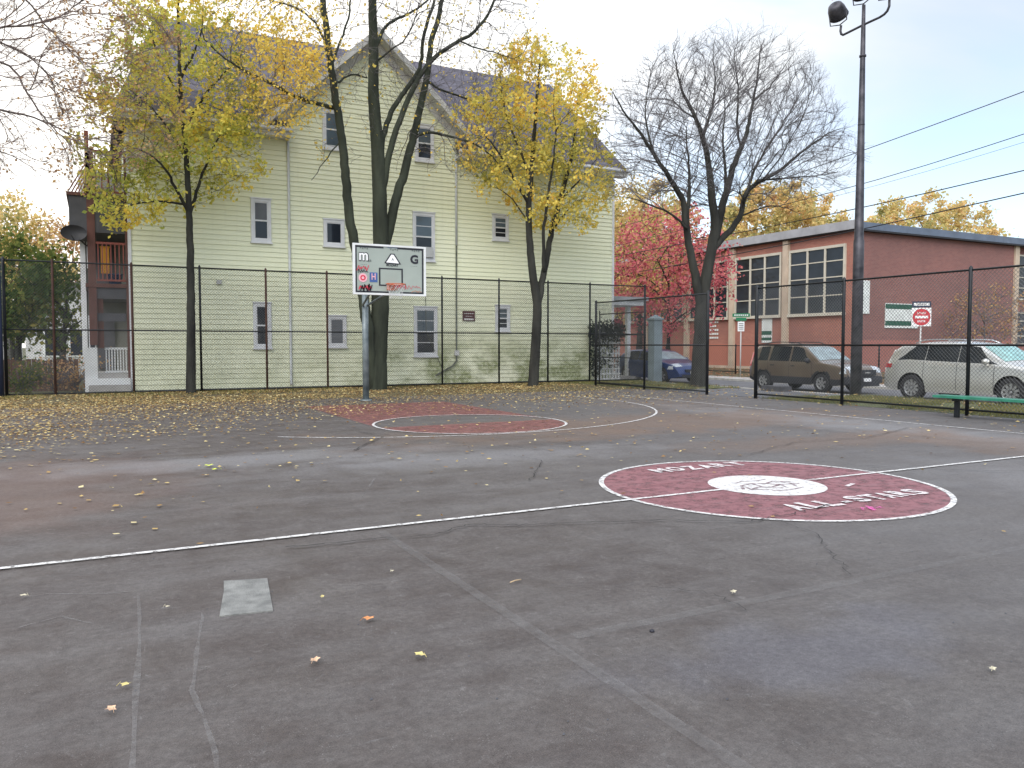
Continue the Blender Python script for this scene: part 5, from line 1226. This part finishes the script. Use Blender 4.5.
    for s_ in sp['handles']:
        m = MB(); z = zb_(s_) - .12; side_patch(m, s_ - .09, s_ + .09, s_ - .09, s_ + .09, z - .018, z + .018, .025, 4, 1, (-1,)); m.build('door_handle', sp['paint'] if not clad else M['darktrim'], T)
        m = MB(); side_patch(m, s_ - .09, s_ + .09, s_ - .09, s_ + .09, z - .018, z + .018, .025, 4, 1, (1,)); m.build('door_handle', sp['paint'] if not clad else M['darktrim'], T)
    mxp = sp['mirror']
    for sgn in (1, -1):
        m = MB(); yy = (Wz(mxp, zb_(mxp)) + .10) * sgn; m.lathe([(0, -.09), (.07, -.08), (.085, 0), (.075, .07), (0, .09)], (mxp, yy, zb_(mxp) + .09), 'Y', 12); m.box(mxp - .03, mxp + .02, min(yy, yy - .1 * sgn), max(yy, yy - .1 * sgn), zb_(mxp) - .01, zb_(mxp) + .05)
        m.build('wing_mirror', sp.get('mirmat', sp['paint']), T)
    # lamps
    hl = sp['headlight']
    for sgn in (1, -1):
        m = MB(); f0, f1 = (.52, .96) if sgn > 0 else (-.96, -.52); top_patch(m, hl[0], hl[1], f0, f1, .012, 5, 4, inset=.02)
        side_patch(m, hl[0] - .12, hl[1] - .06, hl[0] - .02, hl[1] - .08, hl[2], hl[3], .010, 4, 3, (sgn,)); m.build('headlight', M['lens'], T)
        m = MB(); tl = sp['taillight']; side_patch(m, *tl, .012, 4, 4, (sgn,)); m.build('tail_light', M['tail'], T)
    m = MB(); g = sp['grille']; m.box(L - .10, L + .012, -g[0], g[0], g[1], g[2]); gr = m.build('grille', M['darktrim'], T)
    m = MB(); m.box(L + .013, L + .02, -.13, .13, (g[1] + g[2]) / 2 - .02, (g[1] + g[2]) / 2 + .02); m.build('badge_bar', M['chrome'], gr)
    m = MB(); m.box(L - .06, L + .03, -.16, .16, .42, .53); m.build('number_plate', M['whiteink'], T)
    m = MB(); m.box(L - .08, L + .015, -Wd * .66, Wd * .66, .26, .38); m.build('lower_intake', M['darktrim'], T)
    if sp.get('rack'):
        for sgn in (1, -1):
            m = MB(); a, c_ = sp['rack']; pts = [(a + (c_ - a) * i / 8, sgn * (Wz(a + (c_ - a) * i / 8, ze(a + (c_ - a) * i / 8)) - .10), zt(a + (c_ - a) * i / 8) + (.045 if 0 < i < 8 else -.01)) for i in range(9)]; m.tube(pts, .018, 6); m.build('roof_rail', M[sp.get('rackm', 'darktrim')], T)
    for c in wx:
        for sgn in (1, -1):
            m = MB(); w_ = .11; y0 = sgn * (Wd - .13); R_ = wr
            m.lathe([(R_ * .62, -w_), (R_ * .9, -w_ - .01), (R_ * .98, -w_ * .8), (R_, 0), (R_ * .98, w_ * .8), (R_ * .9, w_ + .01), (R_ * .62, w_)], (c, y0, wr), 'Y', 28)
            wh = m.build('wheel', M['rubber'], T)
            r_ = MB(); ys = y0 + sgn * w_ * .78
            r_.lathe([(R_ * .66, 0), (R_ * .60, sgn * .025), (R_ * .56, -sgn * .04)], (c, ys, wr), 'Y', 28); r_.lathe([(0, sgn * .012), (R_ * .15, sgn * .010), (R_ * .17, -sgn * .02)], (c, ys, wr), 'Y', 16)
            for k in range(sp.get('spokes', 5)):
                a = 2 * PI * k / sp.get('spokes', 5) + .3; d = Vector((math.cos(a), 0, math.sin(a))); q = Vector((-math.sin(a), 0, math.cos(a))); r_.obox(Vector((c, ys, wr)) + d * R_ * .36, d * R_ * .25, Vector((0, .012, 0)), q * .034)
            r_.build('rim', M['alloy'], wh)
            d_ = MB(); d_.lathe([(0, 0), (R_ * .63, 0)], (c, ys - sgn * .05, wr), 'Y', 20); d_.build('brake_disc', M['darktrim'], wh)
    T.location = loc; T.rotation_euler = (0, 0, rz)
    return T
tan = carpaint('tan_metallic_paint', (.19, .145, .11)); silver = carpaint('silver_paint', (.60, .59, .565), .6, .3); blue = carpaint('deep_blue_paint', (.006, .03, .14), .5, .28); darkblue = carpaint('black_blue_paint', (.02, .025, .05)); whitec = carpaint('white_car_paint', (.7, .7, .7), 0)
suv = dict(L=4.54, W=1.78, wr=.335, wheels=(.80, 3.42), clear=.27, paint=tan, clad=.50, tumble=.30,
           top=[(0, .80), (.03, 1.0), (.10, 1.12), (.30, 1.58), (.45, 1.64), (1.2, 1.685), (2.2, 1.665), (2.55, 1.60), (3.30, 1.10), (3.45, 1.06), (3.95, 1.0), (4.3, .92), (4.42, .84), (4.50, .62), (4.54, .50)],
           belt=[(0, 1.03), (1, 1.03), (3.3, 1.0), (3.6, .97), (4.54, .80)], windows=[(.50, .98, .58, .98), (1.06, 1.98, 1.12, 1.98), (2.06, 2.98, 2.06, 2.52)], windscreen=(2.62, 3.26), rearglass=(.12, .29), wsm='greyscreen',
           seams=(1.02, 2.02, 3.02), handles=(1.25, 2.2), mirror=2.90, mirmat=M['darktrim'], headlight=(4.28, 4.46, .68, .86), taillight=(.03, .16, .09, .22, .85, 1.35), grille=(.42, .62, .80), rack=(.6, 2.3), spokes=6)
suv2 = dict(L=4.95, W=1.93, wr=.385, wheels=(.99, 3.84), clear=.27, paint=silver, tumble=.34,
            top=[(0, .78), (.04, 1.02), (.14, 1.12), (.36, 1.52), (.30, 1.52), (.55, 1.64), (1.3, 1.73), (2.2, 1.73), (2.9, 1.66), (3.65, 1.20), (3.85, 1.13), (4.4, 1.06), (4.72, .95), (4.86, .80), (4.92, .6), (4.95, .50)],
            belt=[(0, 1.12), (.9, 1.17), (1.6, 1.14), (3.4, 1.08), (3.9, 1.02), (4.95, .82)], windows=[(.50, 1.37, 1.02, 1.38), (1.39, 2.35, 1.40, 2.35), (2.37, 3.50, 2.37, 2.92)], windscreen=(2.98, 3.62), rearglass=(.16, .34), wsm='shade',
            seams=(1.36, 2.36, 3.40), handles=(1.66, 2.62), mirror=3.22, headlight=(4.62, 4.84, .72, .88), taillight=(.02, .30, .06, .34, .95, 1.07), grille=(.55, .55, .82), rack=(.9, 2.6), rackm='chrome', spokes=10)
suv2['top'] = sorted(suv2['top'])
hatch = dict(L=4.45, W=1.80, wr=.32, wheels=(.85, 3.50), clear=.20, paint=blue, tumble=.36,
             top=[(0, .70), (.03, .92), (.12, 1.04), (.55, 1.30), (1.1, 1.44), (1.9, 1.46), (2.4, 1.38), (3.25, 1.0), (3.45, .95), (3.95, .86), (4.25, .74), (4.38, .60), (4.45, .46)],
             belt=[(0, .96), (1, .95), (3.2, .90), (3.6, .86), (4.45, .62)], windows=[(.70, 1.75, 1.00, 1.75), (1.83, 2.90, 1.83, 2.36)], windscreen=(2.50, 3.20), rearglass=(.16, .85), wsm='greyscreen',
             seams=(1.79, 2.98), handles=(1.2, 2.0), mirror=2.80, headlight=(3.98, 4.26, .60, .74), taillight=(.02, .22, .06, .26, .72, .92), grille=(.4, .48, .60), spokes=5)
ZR = -.12
car('parked_car', 'tan compact SUV with dark lower cladding parked by the lamp pole', suv, (22.45, 22.35, ZR), -PI / 2)
car('parked_car', 'silver three-row SUV parked behind the green bench', suv2, (22.0, 16.2, ZR), -PI / 2)
car('parked_car', 'deep blue hatchback half hidden by the grey pillar and forked tree', hatch, (22.15, 30.5, ZR), -PI / 2)

# ================================================================== FALLEN LEAVES, GRASS
rs = np.random.RandomState(11)
def scatter(n, fn, x0, x1, y0, y1):
    out = []
    while len(out) < n:
        X = rs.uniform(x0, x1, n * 3); Yv = rs.uniform(y0, y1, n * 3); k = rs.rand(n * 3)
        for a, c_, q in zip(X, Yv, k):
            if q < fn(a, c_): out.append((a, c_))
            if len(out) >= n: break
    return np.array(out)
def dens(x, y):
    edge = 17.5 if x > 5 else 17.5 - (5 - x) * .75
    d = .42 / (1 + math.exp(-(y - edge - .6) / 1.0)) + .9 / (1 + math.exp(-(y - edge - 5.2 - (1.5 if x > 6 else 0)) / 1.1)); d *= (1 if x < 13.5 else max(.08, 1 - (x - 13.5) * .28) if y < 24.5 else .8)
    k = noise.noise(Vector((x * .5, y * .5, 0))); return max(.012 if y > 8 else .002, d * (.75 + .9 * k))
Q = scatter(64000, dens, -7.5, 16.3, 6, 28.1)
leaf_cloud('fallen_leaves', np.column_stack([Q, np.full(len(Q), .012) + rs.uniform(0, .02, len(Q))]), LEAF['ground'], None, .058, rs, True)['kind'] = 'stuff'
Q = scatter(150, lambda x, y: .3 if y > 7 else .05, -1, 13, 2.5, 17)
leaf_cloud('scattered_leaves', np.column_stack([Q, np.full(len(Q), .018)]), LEAF['ground'], None, .055, rs, True)['kind'] = 'stuff'
Q = scatter(6500, lambda x, y: .4 + .6 * max(0, noise.noise(Vector((x * .3, y * .3, 3)))), 25.9, 37.5, 12, 70)
leaf_cloud('russet_leaves', np.column_stack([Q, np.full(len(Q), -.02)]), LEAF['brownfall'], None, .13, rs, True)['kind'] = 'stuff'
Q = scatter(1500, lambda x, y: .35 + .6 * max(0, noise.noise(Vector((x * .6, y * .6, 3)))), 16.0, 20.3, 2, 27)
leaf_cloud('verge_leaves', np.column_stack([Q, -.0 * Q[:, 0] + .03]), LEAF['ground'], None, .08, rs, True)['kind'] = 'stuff'
def grass(n, x0, x1, y0, y1, name, zf, hh=.07):
    Xg = rs.uniform(x0, x1, n); Yg = rs.uniform(y0, y1, n); keep_ = np.array([noise.noise(Vector((a * .7, c_ * .7, 1))) > -.12 for a, c_ in zip(Xg, Yg)]); Xg, Yg = Xg[keep_], Yg[keep_]; n = len(Xg)
    z = np.array([zf(a) for a in Xg]); a = rs.uniform(0, 6.28, n); w_ = .008; h_ = hh * rs.uniform(.5, 1.4, n); lx, ly = rs.normal(0, .02, n), rs.normal(0, .02, n)
    V = np.stack([np.stack([Xg - np.cos(a) * w_, Yg - np.sin(a) * w_, z], 1), np.stack([Xg + np.cos(a) * w_, Yg + np.sin(a) * w_, z], 1), np.stack([Xg + lx, Yg + ly, z + h_], 1)], 1).reshape(-1, 3)
    me = bpy.data.meshes.new(name); me.from_pydata(V.tolist(), [], np.arange(3 * n).reshape(-1, 3).tolist()); me.materials.append(LEAF['grass']); o = bpy.data.objects.new(name, me); col.objects.link(o); o['kind'] = 'stuff'
grass(24000, 16.66, 20.3, 5, 16.7, 'verge_grass', lambda x: -.008)
grass(8000, 16.66, 20.3, 21.4, 28, 'side_grass', lambda x: -.008)
grass(9000, -7, 16.3, 25.6, 28.1, 'fence_weeds', lambda x: 0, .08)
# single leaves lying on the open court
def one_leaf(px, py, size, colr, label, rot, name='fallen_leaf', cat='leaf'):
    p = G(px, py); b = MB(); n = 11; pts = []
    for k in range(10):
        a = 2 * PI * k / 10; r_ = size * (.5 if k % 2 == 0 else .30) * (1.15 if k == 0 else 1); pts.append(Vector((math.cos(a) * r_, math.sin(a) * r_ * .8, .004 + .10 * size * (math.cos(a + 1) ** 2))))
    b.add([(0, 0, .006)] + pts, [(0, k + 1, (k + 1) % 10 + 1) for k in range(10)]); b.tube([(-size * .4, 0, .02), (-size * .75, size * .08, .004)], .0015, 3)
    o = b.build(name, colr); o.location = (p.x, p.y, .018); o.rotation_euler = (0, 0, rot); tag(o, label, cat, 'single leaves on the open court'); return o
LT = mat('tan_leaf', (.62, .40, .26), .8, 0, .3, 30); LO = mat('orange_leaf', (.62, .26, .10), .8, 0, .3, 30); LY = mat('pale_yellow_leaf', (.60, .50, .20), .8, 0, .2, 30); LG = mat('lime_leaf', (.62, .68, .08), .8, 0, .1, 30); LP = mat('cream_leaf', (.52, .47, .34), .8, 0, .2, 30)
for a in ((369, 622, .075, LO, 'orange-brown leaf below and right of the concrete patch', .4), (315, 664, .065, LT, 'tan leaf between the orange-brown and the brown foreground leaves', 1.1), (420, 659, .065, LY, 'pale yellow leaf in the foreground right of the tan leaf', 2.0),
          (733, 595, .06, LP, 'cream leaf alone on the asphalt below the red circle', .8), (126, 689, .05, LY, 'small yellow leaf at the left on the chalky scuff line', .2), (111, 714, .06, LT, 'brown-tan leaf nearest the lower left corner', 1.9),
          (24, 599, .05, LP, 'cream leaf near the left edge below the half-court line', 2.5), (168, 610, .035, LP, 'tiny cream leaf left of the concrete patch', .3), (322, 600, .04, LY, 'small yellow leaf right of the concrete patch', 1.4),
          (392, 574, .035, LP, 'tiny pale leaf beyond the concrete patch toward the centre line', .9), (209, 467, .13, LG, 'larger lime-yellow leaf of the pair in front of the leaf pile', .9), (216, 471, .09, LG, 'smaller lime-yellow leaf of the pair in front of the leaf pile', 2.9),
          (992, 673, .05, LP, 'pale leaf near the lower right edge of the court', .6)):
    one_leaf(*a)
p = G(515, 583); b = MB(); b.tube([(p.x - .04, p.y - .01, .012), (p.x, p.y, .016), (p.x + .05, p.y + .012, .012)], .004, 5); tag(b.build('small_twig', mat('dry_stick', (.45, .33, .2))), 'short dry tan stick lying alone on the asphalt', 'twig')
p = G(652, 632); b = MB(); b.lathe([(0, .014), (.010, .010), (.014, .002), (.012, 0)], (p.x, p.y, .002), n=8); tag(b.build('acorn_cap', M['ink']), 'tiny dark crumb on the asphalt right of the old faded line', 'crumb')
